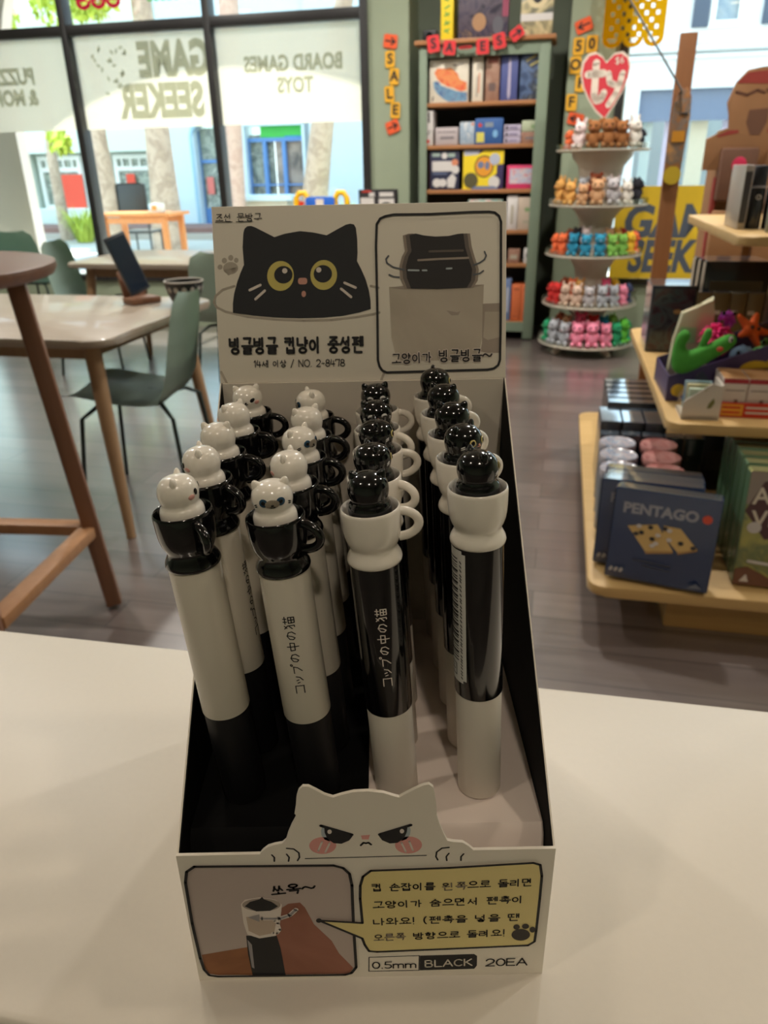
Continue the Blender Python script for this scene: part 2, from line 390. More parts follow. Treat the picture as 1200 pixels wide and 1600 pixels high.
n.links.new(hs.outputs[0], b.inputs['Base Color'])
mr2 = n.nodes.new('ShaderNodeMapRange'); mr2.inputs[3].default_value = 0.26; mr2.inputs[4].default_value = 0.42; n.links.new(no.outputs[0], mr2.inputs[0]); n.links.new(mr2.outputs[0], b.inputs['Roughness'])
b.inputs['Coat Roughness'].default_value = 0.20; b.inputs['Coat IOR'].default_value = 1.9
bp = n.nodes.new('ShaderNodeBump'); bp.inputs['Strength'].default_value = 0.12; bp.inputs['Distance'].default_value = 0.003; n.links.new(no.outputs[0], bp.inputs['Height']); n.links.new(bp.outputs[0], b.inputs['Normal'])
shell('floor', [((-1.6, 1.8, -0.05), (10.4, 9.6, 0.1))], FLOOR_M)
CEIL_M = mat('ceiling_paint', (196, 190, 178), 0.8)
shell('ceiling', [((-1.6, 1.8, CEIL + 0.05), (10.4, 9.6, 0.1))], CEIL_M)
shell('wall_left', [((-6.7, 1.7, CEIL / 2), (0.2, 9.4, CEIL))], GREEN)
shell('wall_right', [((3.5, 1.7, CEIL / 2), (0.2, 9.4, CEIL))], GREEN)
shell('wall_back', [((-1.6, -2.9, CEIL / 2), (10.0, 0.2, CEIL))], GREEN)
WV = 6.1                                   # room face of the window wall
struct(MB().box((-4.03, WV + .1, .19), (5.14, .2, .38), GREEN).box((-4.03, WV + .1, 3.05), (5.14, .2, .3), GREEN)
    .box((-1.31, WV + .2, CEIL / 2), (.30, .4, CEIL), GREEN).box((.13, WV + .2, CEIL / 2), (.34, .4, CEIL), GREEN)
    .box((1.85, WV + .1, .20), (3.1, .2, .40), GREEN).box((1.85, WV + .1, 3.05), (3.1, .2, .3), GREEN)
    .box((-.60, WV + .45, CEIL / 2), (1.12, .1, CEIL), GREEN_SHADED).build('wall_front', rot=R0))

def ceiling_lamp(u, v, watt, tone):
    r = thing('unseen_downlight', 'unseen round downlight with a white ring among the ceiling lamps and added fill', 'ceiling light', W(u, v, CEIL), YAW, 'recessed ceiling downlights')
    MB().lathe([(.075, -.001), (.085, -.006), (.095, -.004), (.1, 0)], WHITE_PLASTIC, n=32).build('trim_ring', r)
    MB().lathe([(0, -.0015), (.075, -.0015)], mat('warm_lamp_glow', (255, 214, 160), emit=6.0), n=32).build('lens', r)
    l = bpy.data.lights.new('downlight', 'AREA'); l.shape = 'DISK'; l.size = 0.14; l.energy = watt; l.color = tone; l.spread = math.radians(120 if tone == WARM else 160)
    o = bpy.data.objects.new('downlight', l); COL.objects.link(o); o.parent = r; o.location = (0, 0, -0.012)
for lamp in LAMPS: ceiling_lamp(*lamp)

# ------------------------------------------------------------------ shop window with frosted band
BAND = film('frosted_film', (241, 236, 226), 0.22)
BANDTXT = film('grey_film_lettering', (190, 190, 172), 0.10)
def glazing(name, us, z0, z1, zbar, band=None):
    r = bpy.data.objects.new(name, None); COL.objects.link(r); struct(r); r.rotation_euler = R0; r.location = W(0, WV, 0)
    for u in us: MB().box((u, .02, (z0 + z1) / 2), (.055, .12, z1 - z0), FRAME, bev=.004).build('mullion', r)
    for z, h in ((z0 + .025, .05), (zbar, .07), (z1 - .03, .06)):
        if z: MB().box(((us[0] + us[-1]) / 2, .02, z), (us[-1] - us[0], .10, h), FRAME, bev=.004).build('transom', r)
    for a, c in zip(us, us[1:]):
        MB().box(((a + c) / 2, .045, (z0 + z1) / 2), (c - a - .04, .006, z1 - z0 - .06), GLASS).build('pane', r)
    return r
win1 = glazing('window_1', [-6.27, -5.07, -3.87, -2.68, -1.485], .38, 2.9, 2.24)
win2 = glazing('window_2', [.325, 1.75, 3.37], .40, 2.9, None or 2.95)
for a, c in ((-6.27, -5.07), (-5.07, -3.87), (-3.87, -2.68), (-2.68, -1.485)):
    MB().box(((a + c) / 2, .038, 1.88), (c - a - .06, .002, .64), BAND).build('frosted_band', win1)
FT = Matrix(((1, 0, 0, 0), (0, 0, 1, .0355), (0, 1, 0, 0), (0, 0, 0, 1)))
def glass_text(txt, u, z, size, sx=1.0, bold=0.02):                      # read from the street, so mirrored in here
    MB().text(txt, size, BANDTXT, T(u, 0, z) @ FT, bold=bold, mirror=True, sx=sx).build('window_lettering', win1)
glass_text('PUZZLES', -4.50, 1.95, .155, .84, .008); glass_text('& MORE', -4.48, 1.80, .155, .84, .008)
glass_text('GAME', -3.01, 2.015, .315, .70, .016); glass_text('SEEKER', -3.15, 1.735, .315, .70, .016)
glass_text('BOARD GAMES', -2.05, 1.955, .142, .80, .006); glass_text('TOYS', -2.04, 1.81, .142, .80, .006)
bb = MB(); rr = random.Random(3)
for i in range(24):
    u, z = -3.53 + rr.uniform(-.17, .13), 1.96 + rr.uniform(-.16, .16); a = rr.uniform(0, PI)
    bb.flat([(u + math.cos(a + q) * (.024 if k % 2 == 0 else .013), z + math.sin(a + q) * (.024 if k % 2 == 0 else .013)) for k, q in enumerate((0, PI / 2, PI, 1.5 * PI))], BANDTXT, FT)
bb.build('window_motif', win1)

# ------------------------------------------------------------------ counter ledge
CZ = .95
LEDGE_M = mat('white_laminate', (212, 204, 191), 0.42, var=0.02, scale=300, bump=0.02)
cr_ = thing('counter_ledge', 'white laminate counter ledge carrying the black and cream pen display', 'counter', W(0, .258), YAW + math.radians(1.5))
MB().box((0, 0, CZ - .016), (2.6, .235, .032), LEDGE_M, bev=.004, seg=3).build('worktop', cr_)
MB().box((0, .01, (CZ - .032) / 2), (2.5, .16, CZ - .032), mat('counter_front', (196, 184, 166), .5)).build('base_panel', cr_)

# ------------------------------------------------------------------ pen display box
BW, BD, BF, BB = .134, .155, .0682, .1965
box = thing('pen_display_box', 'open cream and black cardboard display box of cat pens with a printed cat header', 'display box', (-.0087, .187, CZ))
PX = -BW / 2
def front_from_px(X, Y):                       # image pixels of the box front -> metres on the front panel
    f = (Y - (1335 - 8 * (X - 275) / 590)) / ((1532 - 14 * (X - 310) / 540) - (1335 - 8 * (X - 275) / 590))
    a, c = 275 + 35 * f, 865 - 15 * f
    d0, d1 = 1 / 590, 1 / 540
    return (PX + (X - a) / (c - a) * BW, (1 - f * d0 / (d1 - f * (d1 - d0))) * BF)
FM = Matrix(((1, 0, 0, 0), (0, 0, -1, 0), (0, 1, 0, 0), (0, 0, 0, 1)))      # flat xy -> panel facing the shopper
cat_tab = [(406, 1336), (410, 1328), (418, 1322), (428, 1319), (440, 1317), (446, 1312), (449, 1302), (454, 1290), (460, 1279), (462, 1274), (459, 1271), (461, 1258), (462, 1245), (465, 1236), (471, 1230), (480, 1230),
           (492, 1236), (505, 1243), (518, 1247), (532, 1243), (550, 1239), (572, 1238), (596, 1241), (612, 1246), (620, 1248), (632, 1242), (646, 1235), (658, 1230), (666, 1229), (673, 1234), (676, 1248), (678, 1262), (679, 1276), (684, 1290), (690, 1303), (696, 1314), (706, 1316), (720, 1317), (730, 1323), (737, 1331), (741, 1336)]
pts = [front_from_px(*p) for p in cat_tab]
outline = [(PX, 0), (PX, BF)] + [(x, max(y, BF)) for x, y in pts] + [(-PX, BF), (-PX, 0)]
fp = MB().prism(outline, .0012, CARD, FM @ T(0, 0, -.0012)).build('front_panel', box)
def fa(lst): return [front_from_px(*p) for p in lst]
L = .00006
PHOTO_BG = mat('print_mauve', (186, 170, 162), .6, var=.03); PHOTO_SKIN = blotch('print_skin', [(158, 104, 86), (140, 88, 68)], 30, .6)
PHOTO_WOOD = blotch('print_table', [(160, 104, 66), (132, 84, 52)], 40, .6); PRINT_WHITE = mat('print_white', (226, 214, 204), .6); PRINT_GREY = mat('print_grey', (150, 145, 146), .6)
PINK = mat('print_pink', (222, 156, 148), .6, var=.04); PALE_BLUE = mat('print_pale_blue', (176, 186, 190), .6); BUBBLE = mat('print_mustard', (224, 206, 142), .6, var=.03); SHADE = mat('print_taupe', (164, 150, 138), .6)
g = MB()
# angry cat face
for s in (0, 1):
    fl = (lambda X: X) if s == 0 else (lambda X: 2 * 569.5 - X)
    g.flat(fa([(fl(502), 1291), (fl(500), 1297), (fl(501), 1304), (fl(506), 1311), (fl(514), 1314), (fl(512), 1300)]), PALE_BLUE, FM, L)
    g.flat(fa(circ(fl(503), 1320, 21, 13)), PINK, FM, L)
    g.strokes([fa([(fl(496), 1328), (fl(502), 1314)]), fa([(fl(507), 1330), (fl(514), 1316)])], .0007, PRINT_WHITE, FM, 2 * L)
    g.flat(fa([(fl(505), 1291), (fl(551), 1303), (fl(544), 1312), (fl(532), 1317), (fl(520), 1316), (fl(510), 1309), (fl(506), 1300)]), INK, FM, 3 * L)
    g.strokes([fa([(fl(500), 1289), (fl(548), 1303)])], .0012, INK, FM, 4 * L)
    g.flat(fa(circ(fl(513.5), 1298, 3.4)), PRINT_WHITE, FM, 5 * L)
    q = (lambda X: X) if s == 0 else (lambda X: 2 * 573 - X)
    g.strokes([fa([(q(447), 1324), (q(458), 1325), (q(466), 1331), (q(467), 1338), (q(464), 1343)]), fa([(q(424), 1334), (q(428), 1338), (q(428), 1344)]), fa([(q(447), 1333), (q(451), 1338), (q(450), 1344)])], .0006, INK, FM, L)
g.flat(fa([(562, 1305), (576, 1304), (574, 1311), (564, 1311)]), PINK, FM, L)
g.strokes([fa([(562, 1320), (566, 1316), (570, 1317), (574, 1316), (578, 1319)])], .0008, INK, FM, L)
g.strokes([fa([(476, 1340), (664, 1336)])], .0004, INK, FM, L)
g.build('cat_face_print', fp)
g = MB()
# left photograph panel
frame = [(304, 1350), (520, 1349), (535, 1353), (545, 1362), (549, 1380), (552, 1440), (557, 1508), (550, 1517), (540, 1520), (340, 1524), (326, 1522), (318, 1513), (312, 1495), (300, 1440), (290, 1375), (292, 1358)]
g.flat(fa(frame), PHOTO_BG, FM, L)
g.flat(fa([(314, 1491), (388, 1478), (394, 1523), (340, 1523), (326, 1521), (319, 1512)]), PHOTO_WOOD, FM, 2 * L)
g.flat(fa([(432, 1421), (450, 1410), (468, 1408), (476, 1416), (490, 1442), (505, 1456), (518, 1468), (530, 1488), (552, 1510), (548, 1518), (540, 1520), (440, 1522), (434, 1480), (430, 1450)]), PHOTO_SKIN, FM, 2 * L)
g.flat(fa([(384, 1460), (432, 1460), (438, 1480), (446, 1522), (394, 1523), (387, 1490)]), INK, FM, 3 * L)
g.flat(fa([(386, 1466), (393, 1474), (397, 1512), (393, 1510), (388, 1480)]), PRINT_GREY, FM, 4 * L)
g.flat(fa([(376, 1410), (382, 1403), (406, 1399), (430, 1403), (440, 1411), (436, 1450), (430, 1460), (405, 1464), (386, 1458), (380, 1440)]), PRINT_WHITE, FM, 4 * L)
g.flat(fa([(384, 1430), (432, 1432), (428, 1455), (405, 1460), (388, 1452)]), mat('print_mug_shade', (190, 170, 152), .6), FM, 4.5 * L)
g.strokes([fa([(428, 1436), (434, 1440), (437, 1450), (433, 1456), (426, 1455)])], .0011, PRINT_WHITE, FM, 5 * L)
g.flat(fa(circ(408, 1411, 30, 10)), SHADE, FM, 5 * L); g.flat(fa([(382, 1413), (390, 1406), (405, 1402), (409, 1398), (412, 1402), (424, 1406), (434, 1413), (422, 1420), (400, 1421)]), INK, FM, 6 * L)
g.strokes([fa([(462, 1418), (452, 1427), (436, 1432), (408, 1432)])], .0019, PRINT_WHITE, FM, 7 * L)
g.strokes([fa([(462, 1418), (452, 1427), (436, 1432), (408, 1432)])], .0011, PRINT_GREY, FM, 8 * L)
g.flat(fa([(387, 1430), (405, 1425), (405, 1437)]), PRINT_GREY, FM, 8 * L)
g.strokes([fa(frame + frame[:1])], .0011, INK, FM, 9 * L)
g.build('instruction_photo_print', fp)
def place(b, txt, x0, y0, size, w, m, M, off, ang=0.0, width=None, gap=.12, fn=None, sy=1.0):
    st, wd_ = write(txt, size, gap)
    k = 1.0 if width is None else width / wd_
    ca, sa = math.cos(ang), math.sin(ang)
    b.strokes([[(x0 + (p * k) * ca - q * sy * sa, y0 + (p * k) * sa + q * sy * ca) for p, q in l] for l in st], w, m, M, off, fn)
def fline(b, txt, X0, Y0, X1, Y1, h, w, m):        # a line of handwriting between two image-pixel points
    a, c = front_from_px(X0, Y0), front_from_px(X1, Y1)
    place(b, txt, a[0], a[1], h, w, m, FM, 4 * L, math.atan2(c[1] - a[1], c[0] - a[0]), math.hypot(c[0] - a[0], c[1] - a[1]))
g = MB()
bub = [(578, 1357), (700, 1353), (830, 1346), (841, 1349), (844, 1366), (842, 1400), (838, 1450), (836, 1466), (826, 1472), (700, 1478), (590, 1483), (577, 1482), (570, 1472), (566, 1462), (498, 1434), (566, 1438), (562, 1400), (562, 1380), (566, 1366)]
g.flat(fa(bub), BUBBLE, FM, 10 * L)
bub_ink = fa(bub + bub[:1])
g.strokes([bub_ink], .0010, INK, FM, 11 * L); g.flat(fa(circ(498, 1434, 4.5, 3.5)), INK, FM, 12 * L)
def fl2(txt, X0, Y0, X1, Y1, m=INK, h=.0036, w=.00052):
    a, c = front_from_px(X0, Y0), front_from_px(X1, Y1)
    place(g, txt, a[0], a[1], h, w, m, FM, 13 * L, math.atan2(c[1] - a[1], c[0] - a[0]), math.hypot(c[0] - a[0], c[1] - a[1]))
GREYINK = mat('grey_ink', (140, 128, 112), .6)
fl2('컵 손잡이를', 580, 1388, 678, 1386); fl2('왼쪽', 690, 1387, 728, 1385, GREYINK); fl2('으로 돌리면', 729, 1384, 830, 1380)
fl2('고양이가 숨으면서 펜촉이', 582, 1415, 816, 1406); fl2('나와요! (펜촉을 넣을 땐', 583, 1441, 811, 1433)
fl2('오른쪽', 584, 1466, 634, 1463, GREYINK); fl2('방향으로 돌려요!', 646, 1463, 790, 1457)
for X, Y, a, c in ((814, 1455, 14.5, 9), (807, 1443, 5, 4), (821, 1442, 5.5, 4), (832, 1447, 4.5, 4.5)): g.flat(fa(circ(X, Y, a, c)), mat('paw_ink', (50, 44, 40), .6), FM, 14 * L)
fline(g, '쏘옥~', 424, 1397, 494, 1390, .0048, .0008, INK)
tb = [(577, 1494), (656, 1491), (656, 1514), (577, 1516)]
g.strokes([fa(tb + tb[:1])], .0004, INK, FM, L)
g.flat(fa([(657, 1491), (742, 1488), (747, 1491), (747, 1506), (743, 1511), (657, 1514)]), INK, FM, L)
fline(g, '0.5mm', 583, 1511, 652, 1509, .0037, .00055, INK); fline(g, 'BLACK', 666, 1508, 740, 1505, .0038, .0006, CARD); fline(g, '20EA', 761, 1506, 826, 1504, .0040, .0006, INK)
g.build('instruction_text_print', fp)
# side walls: black inside, cream outside
for s in (-1, 1):
    prof = [(0.0012, 0), (BD, 0), (BD, BB), (.0012, BF - .0006)]
    YZ = Matrix(((0, 0, 1, 0), (1, 0, 0, 0), (0, 1, 0, 0), (0, 0, 0, 1)))
    sp = MB().prism(prof, .0006, CARD, T(s * BW / 2 - (.0006 if s > 0 else 0), 0, 0) @ YZ).prism(prof, .0005, CARD_BLACK, T(s * (BW / 2 - .0006) - (.0005 if s > 0 else 0), 0, 0) @ YZ)
    sp.build('side_panel', box)
MB().box((0, BD - .0006, BB / 2), (BW - .0024, .0012, BB), CARD_IN).build('back_panel', box)
MB().box((0, BD / 2, .0006), (BW - .0024, BD - .0024, .0012), CARD_IN).build('base_panel', box)
INS = .065
def insert(x0, x1, m, name):
    prof = [(.0080, .046), (.0122, INS - .003), (.0150, INS), (BD - .002, INS), (BD - .002, INS - .0012), (.0156, INS - .0012), (.0136, INS - .0036), (.0094, .046)]
    MB().prism(prof, x1 - x0, m, T(x0, 0, 0) @ Matrix(((0, 0, 1, 0), (1, 0, 0, 0), (0, 1, 0, 0), (0, 0, 0, 1)))).build(name, box)
insert(-BW / 2 + .0014, .0005, CARD_BLACK, 'black_insert'); insert(.0006, BW / 2 - .0014, mat('pale_pink_card', (226, 212, 203), .65, var=.02), 'cream_insert')
# header, leaning back from its fold
HL = math.hypot(.022, .0758); hy, hz = .022 / HL, .0758 / HL
HM = Matrix(((1, 0, 0, 0), (0, hy, -hz, BD), (0, hz, hy, BB), (0, 0, 0, 1)))
def header_from_px(X, Y):  # X, Y are pixels of an enlarged image crop of the header
    yt = 55 - 17 * (X - 62) / 1066; yb = 680 - 17 * (X - 105) / 1020; f = (Y - yt) / (yb - yt)
    a, c = 62 + 43 * f, 1128 - 3 * f; d0, d1 = 1 / 1066, 1 / 1020
    return (PX + (X - a) / (c - a) * BW, (1 - f * d0 / (d1 - f * (d1 - d0))) * HL)
def ha(lst): return [header_from_px(*p) for p in lst]
hp = MB().prism([(PX, 0), (PX, HL), (-PX, HL), (-PX, 0)], .0014, CARD, HM @ T(0, 0, -.0014), bev=.0004).build('header_panel', box)
g = MB(); NAVY = mat('print_soft_black', (29, 30, 35), .6); YEL = mat('print_olive_yellow', (206, 190, 104), .6); TAUPE = mat('print_warm_grey', (176, 166, 152), .6); PEACH = mat('print_peach', (206, 150, 134), .6)
g.strokes([ha([(78, 395), (84, 372), (110, 350), (150, 338)]), ha([(640, 338), (668, 345)]), ha([(78, 395), (88, 412), (120, 428), (200, 446), (300, 456), (400, 460), (500, 458), (590, 448), (650, 438), (672, 432)]), ha([(108, 640), (125, 672), (140, 700)]), ha([(690, 645), (680, 672)])], .0011, TAUPE, HM, L)
catb = [(147, 432), (146, 400), (150, 365), (160, 325), (172, 290), (184, 262), (178, 200), (180, 150), (184, 134), (194, 125), (208, 124), (222, 129), (258, 147), (292, 164), (330, 152), (384, 143), (432, 148), (480, 158), (516, 138), (548, 121), (564, 117), (578, 120), (585, 132), (590, 170), (592, 220), (590, 250), (606, 280), (622, 315), (634, 355), (640, 390), (641, 420), (600, 432), (540, 444), (470, 450), (390, 452), (300, 449), (220, 442)]
g.flat(ha(catb), NAVY, HM, 2 * L)
for cx, cy, ix, hx, hy2 in ((316, 302, 326, 331, 284), (471, 299, 468, 453, 281)):
    g.flat(ha(circ(cx, cy, 48, 53, 32)), YEL, HM, 3 * L); g.flat(ha(circ(ix, cy - 4, 33, 31, 28)), NAVY, HM, 4 * L); g.flat(ha(circ(hx, hy2, 9.5)), PRINT_WHITE, HM, 5 * L)
g.flat(ha(rrect(379, 309, 412, 332, 9)), PEACH, HM, 3 * L); g.flat(ha(circ(400, 366, 8, 11)), PEACH, HM, 3 * L)
g.strokes([ha([(206, 352), (244, 334)]), ha([(227, 384), (260, 354)]), ha([(546, 327), (586, 344)]), ha([(534, 348), (570, 377)])], .00115, PRINT_WHITE, HM, 3 * L)
for X, Y, a, c in ((136, 274, 27, 22), (98, 270, 9, 9), (113, 247, 9, 10), (136, 237, 9, 10), (156, 246, 8, 9)): g.flat(ha(circ(X, Y, a, c)), TAUPE, HM, L)
g.flat(ha([(112, 280), (160, 270), (148, 292), (128, 300)]), TAUPE, HM, L)
g.build('cat_print', hp)
g = MB()
fr2 = [(690, 92), (720, 86), (850, 85), (1000, 78), (1065, 77), (1085, 80), (1100, 92), (1107, 112), (1107, 300), (1106, 500), (1104, 600), (1098, 618), (1082, 630), (1060, 634), (900, 638), (700, 643), (684, 636), (674, 622), (668, 600), (664, 400), (658, 200), (660, 120), (672, 100)]
MUG = blotch('print_mug', [(192, 180, 164), (178, 166, 150)], 30, .6)
g.flat(ha([(706, 342), (1046, 334), (1040, 520), (1030, 580), (1010, 600), (750, 602), (730, 580), (716, 520)]), MUG, HM, L)
g.flat(ha([(1042, 402), (1103, 400), (1103, 575), (1060, 575), (1034, 570), (1040, 540)]), SHADE, HM, L); g.flat(ha([(1050, 430), (1103, 430), (1103, 520), (1060, 530), (1044, 520)]), MUG, HM, 2 * L)
g.flat(ha([(706, 344), (760, 338), (900, 334), (1046, 336), (1000, 346), (880, 352), (760, 350)]), SHADE, HM, 2 * L)
g.flat(ha([(912, 425), (950, 432), (962, 428), (955, 442), (930, 443)]), SHADE, HM, 2 * L)
for k, (dx, c) in enumerate(((24, (150, 136, 124)), (14, (104, 94, 88)), (0, (40, 36, 37)))):      # the printed photograph of the spinning cat
    g.flat(ha([(778 - dx, 160), (800 - dx, 153), (830, 160), (870, 164), (920, 162), (950, 155), (972 + dx, 153), (978 + dx, 200), (990 + dx, 240), (1004 + dx, 280), (1000 + dx, 320), (985 + dx, 345), (880, 350), (785 - dx, 348), (770 - dx, 310), (766 - dx, 270), (775 - dx, 235), (786 - dx, 215)]), mat('print_spin_%d' % k, c, .6), HM, (3 + k) * L)
g.strokes([ha([(850, 217), (970, 214)])], .0010, mat('print_streak', (96, 86, 78), .6), HM, 6 * L); g.strokes([ha([(810, 248), (880, 244), (990, 240)])], .0009, SHADE, HM, 6 * L); g.strokes([ha([(775, 283), (812, 284)]), ha([(826, 284), (840, 284)]), ha([(912, 278), (930, 277)])], .0008, PALE_BLUE, HM, 6 * L)
g.strokes([ha([(703, 232), (694, 244), (698, 258), (720, 272), (760, 282)]), ha([(706, 299), (722, 306), (742, 308)]), ha([(1048, 218), (1054, 232), (1048, 246), (1030, 258), (1008, 266)]), ha([(1044, 286), (1030, 296), (1008, 300)])], .0007, mat('print_slate', (92, 96, 104), .6), HM, 6 * L)
g.strokes([ha(fr2 + fr2[:1])], .0011, INK, HM, 7 * L)
g.build('spinning_cat_photo_print', hp)
g = MB()
def hline(txt, X0, Y0, X1, Y1, h, w, m=INK, off=8, gap=.12):
    a, c = header_from_px(X0, Y0), header_from_px(X1, Y1)
    place(g, txt, a[0], a[1], h, w, m, HM, off * L, math.atan2(c[1] - a[1], c[0] - a[0]), math.hypot(c[0] - a[0], c[1] - a[1]), gap)
hline('조선 문방구', 80, 110, 246, 106, .0033, .00035); g.strokes([ha([(80, 111), (140, 110)]), ha([(154, 110), (212, 108)])], .0003, INK, HM, 8 * L)
hline('빙글빙글 컵냥이 중성펜', 138, 576, 616, 571, .0069, .0011)
hline('14세 이상 / NO. 2-8478', 226, 624, 550, 620, .0031, .0004)
hline('고양이가', 718, 614, 860, 607, .0046, .0013, PRINT_WHITE, 8); hline('빙글빙글~', 886, 606, 1076, 602, .0052, .0013, PRINT_WHITE, 8)
hline('고양이가', 718, 614, 860, 607, .0046, .0006, INK, 9); hline('빙글빙글~', 886, 606, 1076, 602, .0052, .0007, INK, 9)
g.build('title_print', hp)

# ------------------------------------------------------------------ the twenty pens
ME = {}
def cache(key, fn):
    if key not in ME: ME[key] = fn()
    return ME[key]
def mug_mesh(m): return MB().lathe([(0, .1084), (.0086, .1084), (.0092, .1088), (.0094, .1097), (.0091, .1109), (.0085, .1120), (.0080, .1131), (.0078, .1139), (.0080, .1147), (.0086, .1158), (.0092, .1176), (.0096, .1200), (.0098, .1228), (.0099, .1272), (.00975, .1281), (.0094, .1284), (.0090, .1279), (.0088, .1262), (.0087, .1225), (0, .1222)], m, n=56).mesh('mug', 50)
def handle_mesh(m):
    p = [(.0088 + .0068 * math.sin(a), 0, .1212 + .0047 * math.cos(a)) for a in [PI * i / 16 for i in range(17)]]
    return MB().tube(p, .00155, m, n=12).mesh('handle')
def head_mesh(m):
    b = MB().lathe([(0, .1226), (.0068, .1232), (.0072, .1250), (.0073, .1276), (.0071, .1290), (.0066, .1299), (.0060, .1306), (.0062, .1316), (.00665, .1334), (.00675, .1348), (.0064, .1367), (.0055, .1383), (.0042, .1394), (.0022, .1401), (0, .1403)], m, n=48)
    for s in (-1, 1): b.lathe([(.0019, -.0012), (.0017, .0003), (.0011, .0016), (.0005, .0022), (0, .0023)], m, T(s * .0043, 0, .1388) @ RY(s * .45) @ Matrix.Diagonal((1, .75, 1, 1)), n=16)
    return b.mesh('cat_head', 60)
HC_, HRX, HRZ = .1348, .00678, .0057
def on_head(az, el, k=1.0):
    a, e = math.radians(az), math.radians(el)
    return (HRX * k * math.sin(a) * math.cos(e), -HRX * k * math.cos(a) * math.cos(e), HC_ + HRZ * k * math.sin(e))
def spot(b, az, el, rx, rz, m, k=1.0, roll=0.0, d=.00025):
    b.ell((0, 0, 0), (rx, d, rz), m, T(*on_head(az, el, k)) @ RZ(math.radians(az)) @ RX(math.radians(-el)) @ RY(roll), n=14, h=8)
EYE_K = mat('eye_black', (16, 14, 16), .2); EYE_B = mat('eye_blue', (38, 72, 96), .2); SMUDGE = mat('muzzle_smudge', (148, 138, 122), .35, var=.1); CHEEK = mat('cheek_pink', (224, 168, 158), .35); LID = mat('eye_pale', (206, 204, 200), .3); EYE_Y = mat('eye_yellow', (222, 204, 130), .3)
def face_meshes(kind):
    e = []; b = MB()
    for s in (-1, 1):
        q = MB()
        if kind == 'siamese': spot(q, s * 24, 4, .0015, .0014, EYE_B); spot(q, s * 24, 4, .0007, .0007, EYE_K, 1.025)
        elif kind == 'blush': spot(q, s * 26, 4, .0008, .0011, EYE_K)
        elif kind == 'angry': spot(q, s * 26, 4, .0013, .0008, EYE_K, roll=s * -.5)
        elif kind == 'sleepy': spot(q, s * 24, 4, .0014, .0009, LID); spot(q, s * 24, 1, .0011, .0004, EYE_K, 1.03)
        else: spot(q, s * 24, 4, .0013, .0013, EYE_Y); spot(q, s * 24, 4, .0008, .0009, EYE_K, 1.03)
        e.append(q.mesh('eye'))
        wm = LID if kind in ('sleepy', 'ring') else EYE_K
        if kind != 'angry' and kind != 'blush':
            for t in (-8, -15): spot(b, s * 54, t, .0009, .00022, wm, roll=s * .4)
        if kind in ('blush', 'angry'): spot(b, s * 44, -9, .0013, .0009, CHEEK)
    if kind == 'siamese': spot(b, 0, -1, .0024, .0015, SMUDGE, .985)
    nm = PEACH if kind in ('sleepy', 'ring') else EYE_K
    spot(b, 0, -6, .0005, .0004, nm, 1.02); spot(b, -4, -12, .0005, .0002, nm, 1.02, .4); spot(b, 4, -12, .0005, .0002, nm, 1.02, -.4)
    return e, b.mesh('face_marking')
KANA = [  # コップの中の猫, each in a 1x1 cell
    [[(.1, .85), (.85, .85), (.85, .1)], [(.1, .12), (.85, .12)]],
    [[(.15, .6), (.22, .4)], [(.4, .66), (.47, .46)], [(.8, .66), (.72, .35), (.4, .1)]],
    [[(.05, .75), (.7, .75), (.6, .4), (.25, .05)], circ(.86, .92, .09, .09, 8) + [(.95, .92)]],
    [[(.5, .85), (.42, .45), (.25, .2), (.1, .35), (.15, .65), (.45, .85), (.8, .7), (.85, .4), (.6, .12)]],
    [[(.12, .72), (.88, .72), (.84, .35), (.16, .35), (.12, .72)], [(.5, 1), (.5, .0)]],
    [[(.5, .85), (.42, .45), (.25, .2), (.1, .35), (.15, .65), (.45, .85), (.8, .7), (.85, .4), (.6, .12)]],
    [[(.28, .95), (.1, .75)], [(.05, .95), (.3, .65), (.3, .1), (.18, .08)], [(.3, .6), (.05, .3)], [(.45, .85), (1, .85)], [(.6, 1), (.6, .7)], [(.84, 1), (.84, .7)],
     [(.5, .55), (.96, .55), (.94, .05), (.52, .05), (.5, .55)], [(.5, .3), (.95, .3)], [(.73, .55), (.73, .05)]]]
def kana_mesh(m):
    R = .00884; b = MB(); x = .0618
    for i, g_ in enumerate(KANA):
        w = .0042 if i < 6 else .0050
        b.strokes([[(x + p * w, (q - .35) * .0040) for p, q in l] for l in g_], .00038, m, None, 0, lambda X, Y: (-R * math.sin(Y / R), -R * math.cos(Y / R), X)); x += w * (1.1 if i != 0 else 1.0)
    return b.mesh('lettering')
def sticker_meshes():
    R = .00882; b = MB()
    def pt(X, Y, r=R): return (-r * math.sin(Y / R), -r * math.cos(Y / R), X)
    o = rrect(.0545, .0057, .1080, .0200, .0022)
    ys = [.0057 + .0143 * i / 10 for i in range(11)]
    for y0, y1 in zip(ys, ys[1:]):
        k0 = .0545 + (0.0012 if y0 < .0070 else 0); b._pl([(k0, y0), (.1080 - (k0 - .0545), y0), (.1080 - (k0 - .0545), y1), (k0, y1)], mat('sticker_paper', (214, 212, 206), .5), None, 0, pt)
    rr = random.Random(11); x = .0640; p2 = lambda X, Y: pt(X, Y, R + .00006)
    while x < .105:
        w = rr.choice((.0003, .0005, .0009)); b.strokes([[(x, .0092), (x, .0185)]], w, INK, None, 0, p2, n=4); x += w + rr.choice((.0005, .0008))
    x = .0565
    while x < .104:
        b.strokes([[(x, .0074), (x + .0007, .0080)]], .00045, INK, None, 0, p2, n=4); x += rr.uniform(.0010, .0019)
    b.strokes([[(.0570, .0105), (.0618, .0105), (.0618, .0175), (.0570, .0175), (.0570, .0105)], [(.0590, .0115), (.0590, .0165)], [(.0604, .0120), (.0604, .0170)]], .0004, INK, None, 0, p2, n=4)
    return b.mesh('barcode_sticker')
